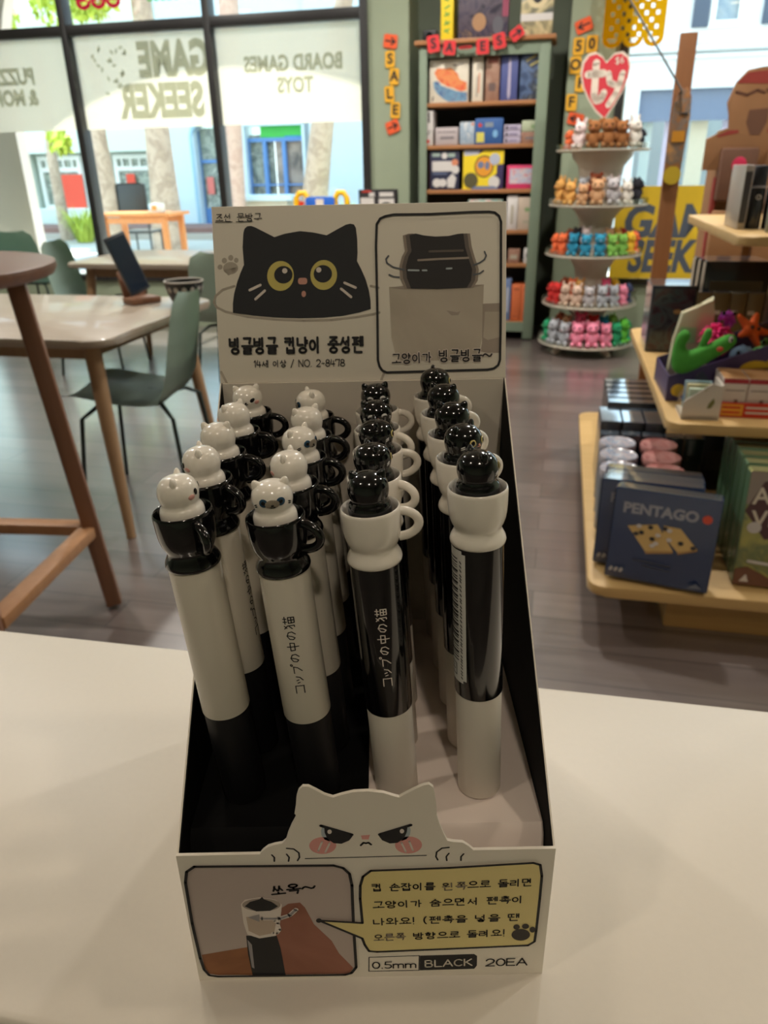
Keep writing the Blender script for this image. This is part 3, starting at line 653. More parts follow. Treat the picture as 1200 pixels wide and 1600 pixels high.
PLACE = {1: ['front of the row by the dark left box wall', 'second in the left outer row', 'third in the left outer row', 'fourth in the left outer row', 'rear of the left outer row'],
         2: ['front of the inner white row', 'second in the inner white row', 'third in the inner white row', 'fourth in the inner white row', 'rear of the inner white row'],
         3: ['front of the inner black row', 'second in the inner black row', 'third in the inner black row', 'fourth in the inner black row', 'rear of the inner black row'],
         4: ['front of the right outer row', 'second in the right outer row', 'third in the right outer row', 'fourth in the right outer row', 'rear of the right outer row']}
ORD = ['front', 'second', 'third', 'fourth', 'rear']
def pen(col, row, x, y, sink, lean, white_head, face, hyaw, mug_yaw, extra, label):
    r = thing('cat_mug_pen', label, 'pen', (x, y, CZ + INS - sink), group='cat pens in the display box', rot=(0, lean, 0))
    mm, hm = (BLACK_GLOSS, WHITE_PLASTIC) if white_head else (WHITE_PLASTIC, BLACK_GLOSS)
    um, lm = (BARREL_WHITE, MATTE_BLACK) if white_head else (BLACK_GLOSS, mat('white_matte_plastic', (222, 214, 202), .45, var=.015))
    k = 'w' if white_head else 'b'
    z0 = max(sink, 0) + .0007
    inst('lower_barrel', cache('low%s%d' % (k, sink * 1e5), lambda: MB().lathe([(0, z0), (.0080, z0), (.0083, z0 + .0004), (.0084, .05)], lm, n=40, cap1=True).mesh('lower_barrel')), r)
    u = inst('upper_barrel', cache('up' + k, lambda: MB().lathe([(0, .0480), (.0086, .0480), (.00875, .0483), (.00875, .1085), (0, .1085)], um, n=48).mesh('upper_barrel')), r, rot=(0, 0, extra[1] if extra else 0))
    if extra and extra[0] == 'kana': inst('lettering', cache('kana' + k, lambda: kana_mesh(INK if white_head else PRINT_WHITE)), u)
    if extra and extra[0] == 'code': inst('barcode_sticker', cache('code', sticker_meshes), u)
    g_ = inst('mug', cache('mug' + k, lambda: mug_mesh(mm)), r, rot=(0, 0, mug_yaw))
    inst('handle', cache('han' + k, lambda: handle_mesh(mm)), g_)
    h = inst('cat_head', cache('head' + k, lambda: head_mesh(hm)), r, rot=(0, 0, hyaw))
    e, f = cache('face' + face, lambda: face_meshes(face))
    for q in e: inst('eye', q, h)
    inst('face_marking', f, h)
D = math.radians
# per column: rim x by row, rim y by row, sink, lean, then (face, head turn, handle turn, extra, look) by row
RIMY = [.2204, .2470, .2735, .3000, .3265]
COLS = [
    (1, [-.0654, -.0636, -.0629, -.0613, -.0598], .0058, -.073, True, [
        ('blush', 96, -52, None, 'facing right'), ('blush', -80, -30, ('kana', 84), 'facing out'), ('blush', 170, -8, None, 'back to shopper'),
        ('blush', -125, -6, None, 'turned away'), ('angry', 2, -6, None, 'frowning')], 'beside the box wall on the table-and-chairs side'),
    (2, [-.0351, -.0326, -.0314, -.0308, -.0312], .0082, -.071, True, [
        ('siamese', 8, -22, ('kana', 6), 'blue-eyed, facing the shopper'), ('blush', -100, -10, None, 'turned away'), ('siamese', 58, -6, None, 'with one blue eye showing'),
        ('blush', -150, -4, None, 'back turned'), ('siamese', -72, -4, None, 'in profile')], 'in the inner white-headed column'),
    (3, [-.0042, -.0030, -.0018, -.0019, -.0020], .0059, -.063, False, [
        ('ring', 176, 0, ('kana', 8), 'pale barrel lettering'), ('ring', 110, -25, None, 'plain head'), ('ring', 95, 8, None, 'with one ear up'),
        ('sleepy', 8, -28, None, 'sleepy-eyed'), ('sleepy', 4, 8, None, 'half-closed eyes')], 'in the inner black-headed column'),
    (4, [.0303, .0285, .0271, .0259, .0242], -.0003, -.040, False, [
        ('ring', 112, 100, ('code', 2), 'barcode sticker on barrel'), ('ring', 48, 28, None, 'ringed eyes'), ('ring', 170, 30, None, 'ears seen from behind'),
        ('ring', 150, 22, None, 'turned away'), ('ring', 95, 10, None, 'one ear up')], 'beside the box wall on the toy-shelf side')]
for c, xs, sink, lean, wh, rows, where in COLS:
    for i, (face, hy_, my_, ex, look) in enumerate(rows):
        z = .1284 - sink
        hd = 'White' if wh else 'Black'
        lab = '%s cat-head pen, %s, %s' % (hd.lower(), PLACE[c][i], look)
        pen(c, i, xs[i] - lean * z, RIMY[i], sink, lean, wh, face, D(hy_), D(my_), (ex[0], D(ex[1])) if ex else None, lab)

# ------------------------------------------------------------------ outside: pavement, arcade, buildings, trees
shell('pavement', [((-2.0, 24.0, -.06), (70.0, 35.4, .1))], mat('pale_paving', (186, 182, 172), .85, var=.08, scale=1.5))
STUCCO = mat('arcade_stucco', (228, 214, 206), .85, var=.03, scale=3)
ap = [(-5.95, -.05), (-5.95, 5.2), (6.8, 5.2), (6.8, -.05), (6.4, -.05)]
ap += [(x, z) for x, z in [(6.4 - 0, 2.0)]] + [(3.4 + 3.0 * math.cos(a), 2.0 + 1.75 * math.sin(a)) for a in [PI * i / 24 for i in range(1, 24)]] + [(.42, 2.0), (.42, -.05), (.10, -.05), (.10, 2.0)]
ap += [(-2.55 + 2.65 * math.cos(a), 2.0 + 1.95 * math.sin(a)) for a in [PI * i / 32 for i in range(1, 32)]] + [(-5.2, 2.0), (-5.2, -.05)]
XZ = Matrix(((1, 0, 0, 0), (0, 0, -1, 0), (0, 1, 0, 0), (0, 0, 0, 1)))      # outline in u,z extruded towards the shop
aw = MB().prism(ap, .14, STUCCO, T(0, 7.2, 0) @ XZ).box((.4, 6.75, 4.2), (13, .9, .12), STUCCO).box((.4, 6.25, 4.2), (13, .2, 2.0), STUCCO)  # unseen roof slab added so sun comes in only through the arches
struct(aw.build('wall_arcade', rot=R0))
BLUE_WALL = mat('pale_blue_render', (196, 214, 222), .85, var=.03, scale=1.2); MINT_WALL = mat('mint_render', (205, 218, 208), .85, var=.03, scale=1.2); WHITE_WALL = mat('white_render', (210, 216, 219), .85, var=.03, scale=1.2)
TRIMW = mat('white_joinery', (232, 236, 232), .5); BLUE_TRIM = mat('blue_joinery', (88, 136, 196), .5); SLATE_TRIM = mat('grey_blue_paint', (70, 82, 100), .6)
DARKGLASS = blotch('shop_glass', [(110, 118, 110), (160, 170, 156), (96, 108, 102), (196, 200, 186)], 2.4, .15, 2.0); DARKGLASS2 = blotch('shop_glass_warm', [(120, 112, 104), (176, 160, 146), (96, 90, 88)], 1.6, .2, 1.0, 3.0)
RED_POSTER = mat('red_poster', (226, 74, 50), .6); GREEN_POSTER = mat('green_poster', (76, 206, 92), .6, var=.12, scale=2); CYAN_POSTER = mat('cyan_poster', (66, 156, 214), .6)
def facade(name, label, u, v): return thing(name, label, 'building', W(u, v, 0), YAW)  # positions and sizes out here come from image pixels projected to assumed depths
# mint shop with a recessed white bay window
B = facade('shop_building', 'mint green shop across the street with a recessed white-framed window and red posters', -11.5, 16)
MB().box((-.28, .25, 3.9), (7.2, .5, 4.5), MINT_WALL).box((-3.9, .25, .8), (.1, .5, 1.7), MINT_WALL).box((-2.05, .25, .8), (3.6, .5, 1.7), MINT_WALL).box((3.05, .25, .8), (.55, .5, 1.7), MINT_WALL).box((1.3, .25, .22), (3.2, .5, .56), MINT_WALL).box((1.3, .55, .8), (3.2, .1, 1.7), MINT_WALL).build('wall', B)
def sash(parent, x, y, z0, z1, w, gl, tz=None, bars=0, fm=TRIMW, t=.09):
    f = MB()
    for s in (-1, 1): f.box((x + s * (w / 2 - t / 2), y, (z0 + z1) / 2), (t, .08, z1 - z0), fm)
    for z in (z0 + t / 2, z1 - t / 2): f.box((x, y, z), (w - 2 * t, .08, t), fm)
    if tz:
        f.box((x, y, tz), (w - 2 * t, .08, t), fm)
        for k in range(bars): f.box((x - w / 2 + w * (k + 1) / (bars + 1), y, (tz + z1) / 2), (.045, .06, z1 - tz), fm)
    o = f.build('window_frame', parent)
    MB().box((x, y + .03, (z0 + z1) / 2), (w - t, .02, z1 - z0 - t), gl).build('pane', o)
    return o
sash(B, .38, .42, .5, 1.6, 1.08, DARKGLASS, 1.32, 4); sash(B, 1.30, .42, .5, 1.6, .7, DARKGLASS2, 1.32, 3); sash(B, 2.36, .42, .5, 1.6, 1.25, DARKGLASS, 1.32, 5)
MB().box((.66, .36, .84), (.52, .02, .76), RED_POSTER).box((2.12, .36, 1.08), (.2, .02, .26), RED_POSTER).build('poster', B)
MB().box((1.3, .30, .50), (3.2, .24, .05), TRIMW).build('window_ledge', B)
MB().box((-.0, 0, 4.4), (.5, .06, .5), TRIMW).box((0, -.02, 4.4), (.36, .04, .36), DARKGLASS).build('upper_window', B)
# gabled house behind it
B = facade('gabled_house', 'small house with a slate gable and white upper window behind the mint shop', -12.5, 22)
MB().box((0, 2, 2.9), (5.5, 4, 5.8), mat('house_render', (188, 204, 196), .85)).build('wall', B)
MB().prism([(-3.1, 5.7), (3.1, 5.7), (0, 8.0)], 4.6, mat('slate_roof', (110, 112, 110), .8), T(0, 4.3, 0) @ XZ).build('roof', B)
sash(B, -1.1, -.03, 5.05, 6.0, .8, DARKGLASS, 5.6, 3)
# pale blue building with the arched door and blue shopfront
B = facade('arched_building', 'pale blue building across the street with an arched doorway and blue shopfront', -4.0, 16)
wl = MB()
wl.box((-3.88, .25, 1.3), (.55, .5, 2.7), BLUE_WALL).box((-2.76, .25, 1.3), (.56, .5, 2.7), BLUE_WALL).box((1.4, .25, 1.3), (5.3, .5, 2.7), BLUE_WALL).box((0, .25, 5.0), (8.3, .5, 4.7), BLUE_WALL)
ar = [(-.3, 2.65), (-.3, 2.0)] ; ar = [(-.33, 2.66), (-.33, 1.85)] + [(-.30 * math.cos(a), 1.85 + .30 * math.sin(a)) for a in [PI * i / 12 for i in range(13)]] + [(.33, 1.85), (.33, 2.66)]
wl.prism(ar, .5, BLUE_WALL, T(-3.34, .5, 0) @ XZ).box((-1.85, .25, 2.35), (1.3, .5, .6), BLUE_WALL).build('wall', B)
am = MB(); outer = [(-.33, -.05)] + [(-.33 * math.cos(a), 1.85 + .33 * math.sin(a)) for a in [PI * i / 12 for i in range(13)]] + [(.33, -.05)]
am.tube([(x, 0, z) for x, z in outer], .05, mat('arch_trim', (150, 186, 206), .6), T(-3.34, .02, 0), n=8).build('arch_surround', B)
dr = MB(); dr.box((-3.34, .30, 1.0), (.62, .06, 2.1), DARKGLASS).box((-3.34, .24, 1.42), (.62, .06, .06), BLUE_TRIM).box((-3.34, .24, .25), (.62, .06, .5), BLUE_TRIM).box((-3.06, .24, 1.0), (.05, .06, 2.0), BLUE_TRIM).box((-3.62, .24, 1.0), (.05, .06, 2.0), BLUE_TRIM).box((-3.42, .20, .95), (.16, .02, .34), mat('notice_red', (222, 120, 110), .6))
dr.build('door', B)
sf = MB()
for x in (-2.5, -2.12, -1.70, -1.22): sf.box((x, .2, .95), (.075, .1, 1.75), BLUE_TRIM)
for z in (.14, .95, 1.8): sf.box((-1.86, .2, z), (1.3, .09, .07 if z != .95 else .03), BLUE_TRIM)
sf.build('shopfront_frame', B)
MB().box((-2.3, .3, .95), (.7, .03, 1.9), DARKGLASS).build('pane', B); MB().box((-1.55, .3, .95), (.75, .03, 1.9), DARKGLASS2).build('pane', B)
MB().box((-1.72, .26, 1.98), (1.0, .03, .32), GREEN_POSTER).box((-1.48, .24, 1.83), (.42, .03, .07), CYAN_POSTER).build('shop_sign', B)
MB().box((-1.14, .05, 4.5), (.1, .1, 9), mat('downpipe', (170, 190, 200), .6)).build('downpipe', B)
# white building beyond the second window
B = facade('shuttered_building', 'white rendered building with grey-blue shutters and a wide shop opening at street level', 2.6, 14)
MB().box((2.2, .25, 4.65), (8.2, .5, 4.75), WHITE_WALL).box((-1.72, .25, 1.1), (.36, .5, 2.35), WHITE_WALL).box((2.5, .25, 1.1), (4.3, .5, 2.35), WHITE_WALL).box((-.6, 2.0, 1.1), (2.1, .1, 2.3), mat('arcade_back', (120, 132, 138), .8)).build('wall', B)
MB().box((2.2, -.04, 2.80), (8.3, .14, .07), WHITE_WALL, bev=.02).box((2.2, -.02, 2.70), (8.3, .08, .05), WHITE_WALL).build('string_course', B)
MB().box((-.6, .12, 2.05), (1.9, .06, .44), mat('shop_blind', (104, 116, 138), .7)).build('roller_blind', B)
st = MB()
for x, w, c in ((-1.35, .16, (166, 180, 178)), (-.98, .2, (176, 168, 188)), (-.55, .26, (190, 182, 160)), (-.1, .2, (176, 168, 188)), (.24, .16, (150, 166, 166))): st.box((x, .3, 1.0), (w, .05, 1.75), mat('shop_panel_%d' % int(x * 100 + 200), c, .6))
st.build('door_panel', B)
MB().box((-.6, .2, .68), (1.9, .12, .10), mat('shop_sill', (112, 146, 146), .6)).build('shop_sill', B)
for x in (-.87, .11): MB().box((x + .09, -.03, 3.75), (.26, .06, 1.35), SLATE_TRIM, bev=.01).build('shutter', B)
sash(B, -.43, -.02, 3.06, 4.4, .5, blotch('upper_glass', [(120, 160, 190), (180, 200, 210), (90, 120, 140)], 2, .15), 3.7, 1)
# planting bed and low wall along the far side
bed = thing('planting_bed', 'red-brown planting bed along the foot of the mint and blue shops', 'planting bed', W(-7.2, 15.3, 0), YAW)
MB().box((0, 0, .09), (13, 1.2, .24), mat('red_soil', (132, 100, 92), .9, var=.2, scale=4)).build('soil', bed)
MB().box((0, -.66, .04), (13, .12, .14), mat('bed_kerb', (176, 168, 156), .85)).build('kerb', bed)
lw = thing('street_bench', 'pale concrete bench with a blue-white top standing before the blue shopfront', 'bench', W(-5.0, 13, 0), YAW)
MB().box((0, 0, .40), (.95, .4, .75), mat('bench_concrete', (188, 178, 158), .85, var=.2, scale=5)).build('base', lw); MB().box((0, 0, .81), (1.15, .5, .08), mat('bench_top', (196, 222, 232), .6)).build('seat', lw)

BARK = blotch('pale_bark', [(168, 148, 128), (186, 166, 146), (156, 136, 118), (176, 156, 134)], 5, .85, 1.0); BARK2 = blotch('pink_bark', [(184, 152, 136), (196, 168, 152), (172, 142, 126)], 5, .85, 1.0, 4.0)
LEAFY = mat('yellow_green_leaf', (178, 196, 70), .6, var=.35, scale=3); LEAFG = mat('green_leaf', (112, 150, 70), .6, var=.35, scale=3)
def leaves(b, c, r, n, m, size, rr):
    for _ in range(n):
        while True:
            p = Vector((rr.uniform(-1, 1), rr.uniform(-1, 1), rr.uniform(-1, 1)))
            if p.length < 1: break
        p = Vector((c[0] + p.x * r[0], c[1] + p.y * r[1], c[2] + p.z * r[2])); M = T(*p) @ Euler((rr.uniform(0, 6), rr.uniform(0, 6), rr.uniform(0, 6))).to_matrix().to_4x4(); s = size * rr.uniform(.6, 1.3)
        b.poly([(-s, 0, 0), (-.3 * s, .42 * s, .12 * s), (s, 0, 0), (-.3 * s, -.42 * s, .12 * s)], m, M)
def tree(u, v, pts, bark, label, clumps, lm=LEAFG, seed=1):
    r = thing('street_tree', label, 'tree', W(u, v, 0), YAW, 'street trees outside the shop window'); rr = random.Random(seed)
    MB().tube([p[:3] for p in pts], [p[3] for p in pts], bark, n=14).build('trunk', r)
    b = MB()
    for c, rad, n in clumps: leaves(b, c, rad, n, lm, .11, rr)
    b.build('foliage', r)
tree(-6.6, 12.5, [(0, 0, -.02, .30), (0, 0, .4, .265), (.02, 0, 1.1, .225), (.03, 0, 1.85, .205), (.04, 0, 2.8, .17), (.04, 0, 3.7, .15), (0, 0, 5.2, .12)], BARK, 'broad grey-brown tree trunk behind the orange patio table', [((0, 0, 5.6), (.75, .9, .8), 320)], LEAFG, 2)
tree(-7.53, 12.3, [(.02, 0, -.02, .2), (0, 0, .8, .165), (-.02, 0, 1.85, .15), (.16, 0, 2.3, .1), (.0, 0, 3.2, .08)], BARK, 'pale tree trunk forking beside the dark window mullion, left of the broad trunk', [((-.72, 0, 1.72), (.2, .18, .17), 90), ((.25, -.1, 3.75), (.55, .4, .42), 300)], LEAFY, 3)
tree(-5.25, 12.5, [(-.02, 0, -.02, .15), (-.01, 0, .8, .12), (.02, 0, 1.85, .13), (.12, 0, 3.5, .155), (.2, 0, 5, .12)], BARK2, 'slender pinkish tree trunk behind the second dark mullion', [((.15, 0, 5.5), (.42, .7, .7), 200)], LEAFG, 4)
tree(-3.97, 12.5, [(-.05, 0, -.02, .26), (0, 0, .6, .215), (.12, 0, 1.3, .195), (.22, 0, 1.85, .18), (.42, 0, 2.7, .15), (.65, 0, 3.5, .13), (1.0, 0, 5, .1)], BARK, 'leaning mottled tree trunk in front of the pale blue wall', [((1.0, 0, 5.5), (.9, .9, .8), 240)], LEAFG, 5)
tree(-9.9, 14.4, [(0, 0, -.02, .12), (0, 0, 1.5, .1), (.1, 0, 2.8, .07), (0, 0, 3.6, .05)], BARK, 'thin tree with yellow-green leaves at the top corner of the window', [((-.65, 0, 3.95), (.5, .3, .6), 260), ((.65, 0, 4.1), (.5, .3, .5), 220)], LEAFY, 6)
def grass_clump(u, v, h, n, label, z=.0, seed=2):
    r = thing('grass_plant', label, 'plant', W(u, v, z), YAW); rr = random.Random(seed); b = MB()
    for _ in range(n):
        a = rr.uniform(0, 2 * PI); l = h * rr.uniform(.6, 1.1); o = rr.uniform(.2, .75) * l
        q0 = rr.uniform(.03, .16) * h / .75; P = [(q0 * math.cos(a), q0 * math.sin(a), 0), ((q0 + .5 * o) * math.cos(a), (q0 + .5 * o) * math.sin(a), .6 * l), ((q0 + o) * math.cos(a), (q0 + o) * math.sin(a), l * rr.uniform(.35, .95))]
        q = Vector((-math.sin(a), math.cos(a), 0)) * .016
        b.poly([Vector(P[0]) - q, Vector(P[0]) + q, Vector(P[1]) + q, Vector(P[1]) - q], LEAFY); b.poly([Vector(P[1]) - q, Vector(P[1]) + q, P[2]], LEAFY)
    b.build('blades', r)
grass_clump(-9.2, 14.0, .75, 170, 'spiky yellow-green plant under the red poster', 0)
grass_clump(-3.0, 12.1, .95, 170, 'spiky green plant at the foot of the pale blue wall', 0, 5)
grass_clump(-7.05, 11.4, .35, 90, 'low grassy tuft by the foot of the broad trunk', 0, 7)
tub = thing('stone_planter', 'dark planter tub with a pale rounded top beside the spiky plant', 'planter', W(-9.9, 13.45, -.01), YAW)
MB().lathe([(.0, 0), (.11, 0), (.14, .5), (.13, .52), (0, .52)], mat('tub_dark', (84, 90, 84), .7), n=20).build('pot', tub); MB().ell((0, 0, .55), (.15, .15, .07), mat('tub_stone', (206, 212, 206), .7)).build('stone_top', tub)

# patio furniture just outside
ORANGE_WOOD = wood('orange_teak', (206, 138, 76), (176, 104, 48), .5, 'Z')
pt = thing('patio_table', 'orange wooden bar-style patio table outside the window', 'table', W(-5.58, 9.9, -.01), YAW)
MB().box((0, 0, .735), (1.1, .6, .04), ORANGE_WOOD, bev=.006).build('table_top', pt)
for x in (-.44, .44):
    for y in (-.24, .24): MB().box((x, y, .357), (.07, .07, .714), ORANGE_WOOD, RZ(0), .006).build('leg', pt)
MB().box((0, -.24, .66), (.88, .03, .07), ORANGE_WOOD).box((0, .24, .66), (.88, .03, .07), ORANGE_WOOD).build('apron', pt)
cb = thing('napkin_box', 'small white and orange carton standing on the patio table', 'box', W(-5.31, 9.85, .746), YAW)
MB().box((0, 0, .055), (.15, .10, .11), mat('carton_white', (232, 226, 214), .6), bev=.004).build('carton', cb); MB().box((-.03, -.051, .055), (.07, .002, .06), mat('carton_orange', (232, 152, 60), .6)).build('print', cb)
pc = thing('patio_chair', 'black patio chair showing its back behind the orange table', 'chair', W(-6.08, 10.55, -.01), YAW + .1)
BLK = mat('patio_black', (36, 40, 42), .45)
MB().box((0, 0, .9), (.44, .03, .42), BLK, RX(.0), .04).build('backrest', pc); MB().box((0, .22, .45), (.46, .46, .04), BLK, bev=.012).build('seat', pc)
for x in (-.2, .2):
    MB().tube([(x, 0, .02), (x, 0, .75)], .014, BLK).build('leg', pc); MB().tube([(x, .42, .0), (x, .42, .44)], .014, BLK).build('leg', pc)

# ------------------------------------------------------------------ dining furniture inside
OAK = wood('washed_oak', (164, 149, 132), (140, 125, 108), .40, 'X', 3, coat=.25); OAKLEG = wood('oak_leg', (176, 142, 106), (146, 114, 82), .5, 'Z', 3); WALNUT = wood('walnut_stain', (122, 84, 62), (88, 58, 42), .42, 'X', 3); WALNUTLEG = wood('walnut_leg', (138, 94, 66), (98, 64, 44), .45, 'Z', 3)
def dining_table(u0, u1, v0, v1, label):
    cu, cv = (u0 + u1) / 2, (v0 + v1) / 2; a, c = (u1 - u0) / 2, (v1 - v0) / 2
    r = thing('dining_table', label, 'table', W(cu, cv, 0), YAW)
    MB().prism(rrect(-a, -c, a, c, .09, 8), .028, OAK, T(0, 0, .712), bev=.010).build('table_top', r)
    MB().box((0, -c + .13, .68), (2 * a - .3, .025, .06), OAKLEG).box((0, c - .13, .68), (2 * a - .3, .025, .06), OAKLEG).box((-a + .15, 0, .68), (.025, 2 * c - .3, .06), OAKLEG).box((a - .15, 0, .68), (.025, 2 * c - .3, .06), OAKLEG).build('apron', r)
    for x in (-1, 1):
        for y in (-1, 1): MB().tube([(x * (a - .12), y * (c - .12), .712), (x * (a - .085), y * (c - .085), .35), (x * (a - .05), y * (c - .05), 0)], [.030, .025, .017], OAKLEG, n=18).build('leg', r)
dining_table(-2.95, -1.43, 2.16, 3.06, 'washed oak dining table holding the tablet and the dark bowl')
dining_table(-2.96, -1.35, 4.20, 5.04, 'second oak dining table standing by the window under the frosted lettering')
SAGE = mat('sage_shell_plastic', (146, 162, 145), .38, var=.02); LEGM = mat('dark_green_metal', (44, 54, 50), .4, .3)
def shell_mesh():
    prof = [(.255, .450), (.238, .459), (.17, .456), (.08, .440), (.0, .434), (-.08, .436), (-.14, .446), (-.182, .472), (-.205, .515), (-.22, .58), (-.235, .66), (-.25, .74), (-.262, .80), (-.268, .835)]
    wid = [.175, .202, .215, .22, .223, .222, .22, .218, .215, .212, .206, .196, .176, .11]
    b = MB(); k = b.mi(SAGE); rows = []
    for (x, z), w in zip(prof, wid):
        row = []
        for i in range(13):
            s = -1 + 2 * i / 12
            seat = max(0, min(1, (x + .2) / .3)); lift = .030 * abs(s) ** 3 * (seat if x > -.18 else .3); fwd = .035 * abs(s) ** 2 if x < -.16 else 0
            row.append(b.bm.verts.new((x + fwd, s * w, z + lift)))
        rows.append(row)
    for r0, r1 in zip(rows, rows[1:]):
        for i in range(12):
            f = b.bm.faces.new([r0[i], r0[i + 1], r1[i + 1], r1[i]]); f.smooth = True
    bmesh.ops.solidify(b.bm, geom=b.bm.faces[:], thickness=.011)
    return b.mesh('seat_shell', 60)
def chair_leg(sx, sy):
    return MB().tube([(.10 * sx, .09 * sy, .428), (.13 * sx, .14 * sy, .424), (.155 * sx + (.02 if sx > 0 else -.02), .185 * sy, .39), (.215 * sx, .225 * sy, 0)], .0085, LEGM, n=10).mesh('leg')
def shell_chair(x, y, face, label):                                       # face: heading of the sitter, world radians
    r = thing('shell_chair', label, 'chair', (x, y, 0), face, 'sage green shell chairs')
    inst('seat_shell', cache('shell', shell_mesh), r)
    for sx in (-1, 1):
        for sy in (-1, 1): inst('leg', cache('cleg%d%d' % (sx, sy), lambda: chair_leg(sx, sy)), r)
    inst('underframe', cache('cund', lambda: MB().tube([(.10, .09, .428), (.10, -.09, .428), (-.10, -.09, .428), (-.10, .09, .428)], .0085, LEGM, closed=True).mesh('underframe')), r)
shell_chair(-.955, 2.89, D(177), 'sage shell chair pushed in at the near end of the oak table with the tablet')
p = W(-3.03, 4.61); shell_chair(p.x, p.y, D(-6), 'olive-looking shell chair behind the round dark table, its back turned to the street side')
p = W(-1.82, 4.17); shell_chair(p.x, p.y, D(84), 'shadowed shell chair half hidden behind the printed header')
p = W(-4.18, 5.62); shell_chair(p.x, p.y, D(75), 'pale sage shell chair farthest away, standing against the street window')
# high round table
rt = thing('bar_table', 'tall round walnut bar table at the edge of the picture with splayed legs', 'table', (-1.17, 1.76, 0), 0)
MB().lathe([(0, 1.015), (.38, 1.015), (.403, 1.022), (.41, 1.035), (.408, 1.048), (.402, 1.05), (0, 1.05)], WALNUT, n=64).build('table_top', rt)
legs = []
for k in range(4):
    f = Vector((.316, .25, 0)); tp = Vector((.235, .22, 1.015)); q = Matrix.Rotation(k * PI / 2, 3, 'Z')
    legs.append((q @ f, q @ tp))
for k, (f, tp) in enumerate(legs):
    d = (tp - f); yaw = math.atan2(f.y, f.x)
    X = Matrix.Translation(f) @ d.to_track_quat('Z', 'X').to_matrix().to_4x4()
    MB().box((0, 0, d.length / 2 + .004), (.046, .058, d.length - .014), WALNUTLEG, X, .006).build('leg', rt)
for k in range(4):
    a, c = legs[k], legs[(k + 1) % 4]; t = .27 if k % 2 == 0 else .27
    p0 = a[0].lerp(a[1], t); p1 = c[0].lerp(c[1], t); d = p1 - p0
    MB().box((0, 0, d.length / 2), (.034, .05, d.length - .05), wood('beech_rail', (176, 130, 90), (148, 104, 68), .5, 'Z', 3), Matrix.Translation(p0) @ d.to_track_quat('Z', 'X').to_matrix().to_4x4(), .005).build('stretcher', rt)
# tablet on its stand, bowl
ts = thing('tablet_stand', 'dark tablet leaning on a small wooden stand on the oak table', 'tablet', (-.995, 3.20, .7415), D(45))
MB().box((0, 0, .012), (.13, .09, .024), WALNUTLEG, bev=.004).build('stand_base', ts); MB().box((0, .05, .088), (.10, .012, .11), WALNUTLEG, RX(-.3), .003).build('stand_back', ts)
TB = T(0, .0, .042) @ RY(-.30) @ RX(-.10)
MB().box((0, 0, .12), (.095, .010, .24), mat('tablet_case', (52, 58, 66), .4), TB, .004).build('tablet_body', ts); MB().box((0, -.0056, .12), (.080, .001, .215), mat('tablet_screen', (36, 48, 64), .12), TB).build('screen', ts)
bw = thing('serving_bowl', 'dark serving bowl with pale dots on the rounded end of the oak table', 'bowl', (-.800, 3.15, .7415), 0)
BWL = mat('bowl_black', (30, 30, 30), .35)
MB().lathe([(0, .0), (.045, 0), (.052, .004), (.070, .05), (.078, .088), (.0795, .091), (.076, .092), (.068, .052), (.05, .010), (0, .008)], BWL, n=40).build('bowl', bw)
MB().tube([(.077 * math.cos(a), .077 * math.sin(a), .091) for a in [2 * PI * i / 40 for i in range(40)]], .003, mat('bowl_rim', (170, 160, 146), .4), closed=True, n=8).build('rim', bw)
d_ = MB()
for a in [2 * PI * i / 14 for i in range(14)]: d_.ell((0, 0, 0), (.0016, .010, .012), mat('bowl_dot', (176, 170, 160), .5), RZ(a) @ T(.0735, 0, .062) @ RY(.3), n=10, h=6)
d_.build('painted_dots', bw)

# low side table behind the header with a toy and a boxed game on it
sd = thing('display_bench', 'low wooden bench under the window carrying the yellow and blue toy', 'bench', W(-1.62, 5.72, 0), YAW)
MB().box((0, 0, .905), (1.0, .46, .03), OAK, bev=.006).build('bench_top', sd)
for x in (-.46, .46):
    for y in (-.19, .19): MB().box((x, y, .445), (.05, .05, .89), OAKLEG).build('leg', sd)
ty = thing('toy_playset', 'yellow and blue plastic toy with a white label standing at the window', 'toy', W(-1.75, 5.72, .921), YAW)
YT = mat('toy_yellow', (250, 196, 30), .35, coat=.3); BT = mat('toy_blue', (46, 104, 206), .35, coat=.3)
for s in (-1, 1):
    MB().tube([(s * .15 - .045, 0, .0), (s * .15 - .045, 0, .12), (s * .15 - .02, 0, .155), (s * .15 + .02, 0, .155), (s * .15 + .045, 0, .12), (s * .15 + .045, 0, 0)], .022, YT, n=12).build('yellow_arch', ty)
MB().prism(rrect(-.11, .02, .11, .13, .02), .10, BT, T(0, .05, 0) @ XZ, .006).build('blue_trough', ty); MB().box((0, -.051, .08), (.06, .002, .07), PRINT_WHITE).build('white_label', ty)
MB().box((-.15, -.01, .06), (.03, .04, .08), mat('toy_red', (226, 66, 40), .4)).build('red_block', ty)

# ------------------------------------------------------------------ bookshelf in the alcove with boxed games
SHELFGREEN = mat('shelf_sage_paint', (118, 132, 112), .6, var=.03); SHELFWOOD = wood('shelf_wood', (176, 122, 78), (146, 96, 56), .5, 'X', 4); SHELFDARK = mat('shelf_dark_back', (44, 46, 42), .8)
bs = thing('bookshelf', 'tall sage green bookshelf with wooden shelf edges full of boxed games', 'bookshelf', W(-.605, 5.9, 0), YAW)
for s, w in ((-1, .055), (1, .075)):
    MB().box((s * .445 - s * w / 2, .01, 1.0), (w, .02, 1.98), SHELFGREEN, bev=.003).box((s * .435, .17, 1.0), (.02, .30, 1.98), SHELFGREEN).build('side_panel', bs)
MB().box((0, .01, 1.955), (.76, .02, .075), SHELFGREEN).build('header_rail', bs)
MB().box((0, .155, 2.007), (.95, .36, .027), SHELFWOOD, bev=.004).build('top_board', bs)
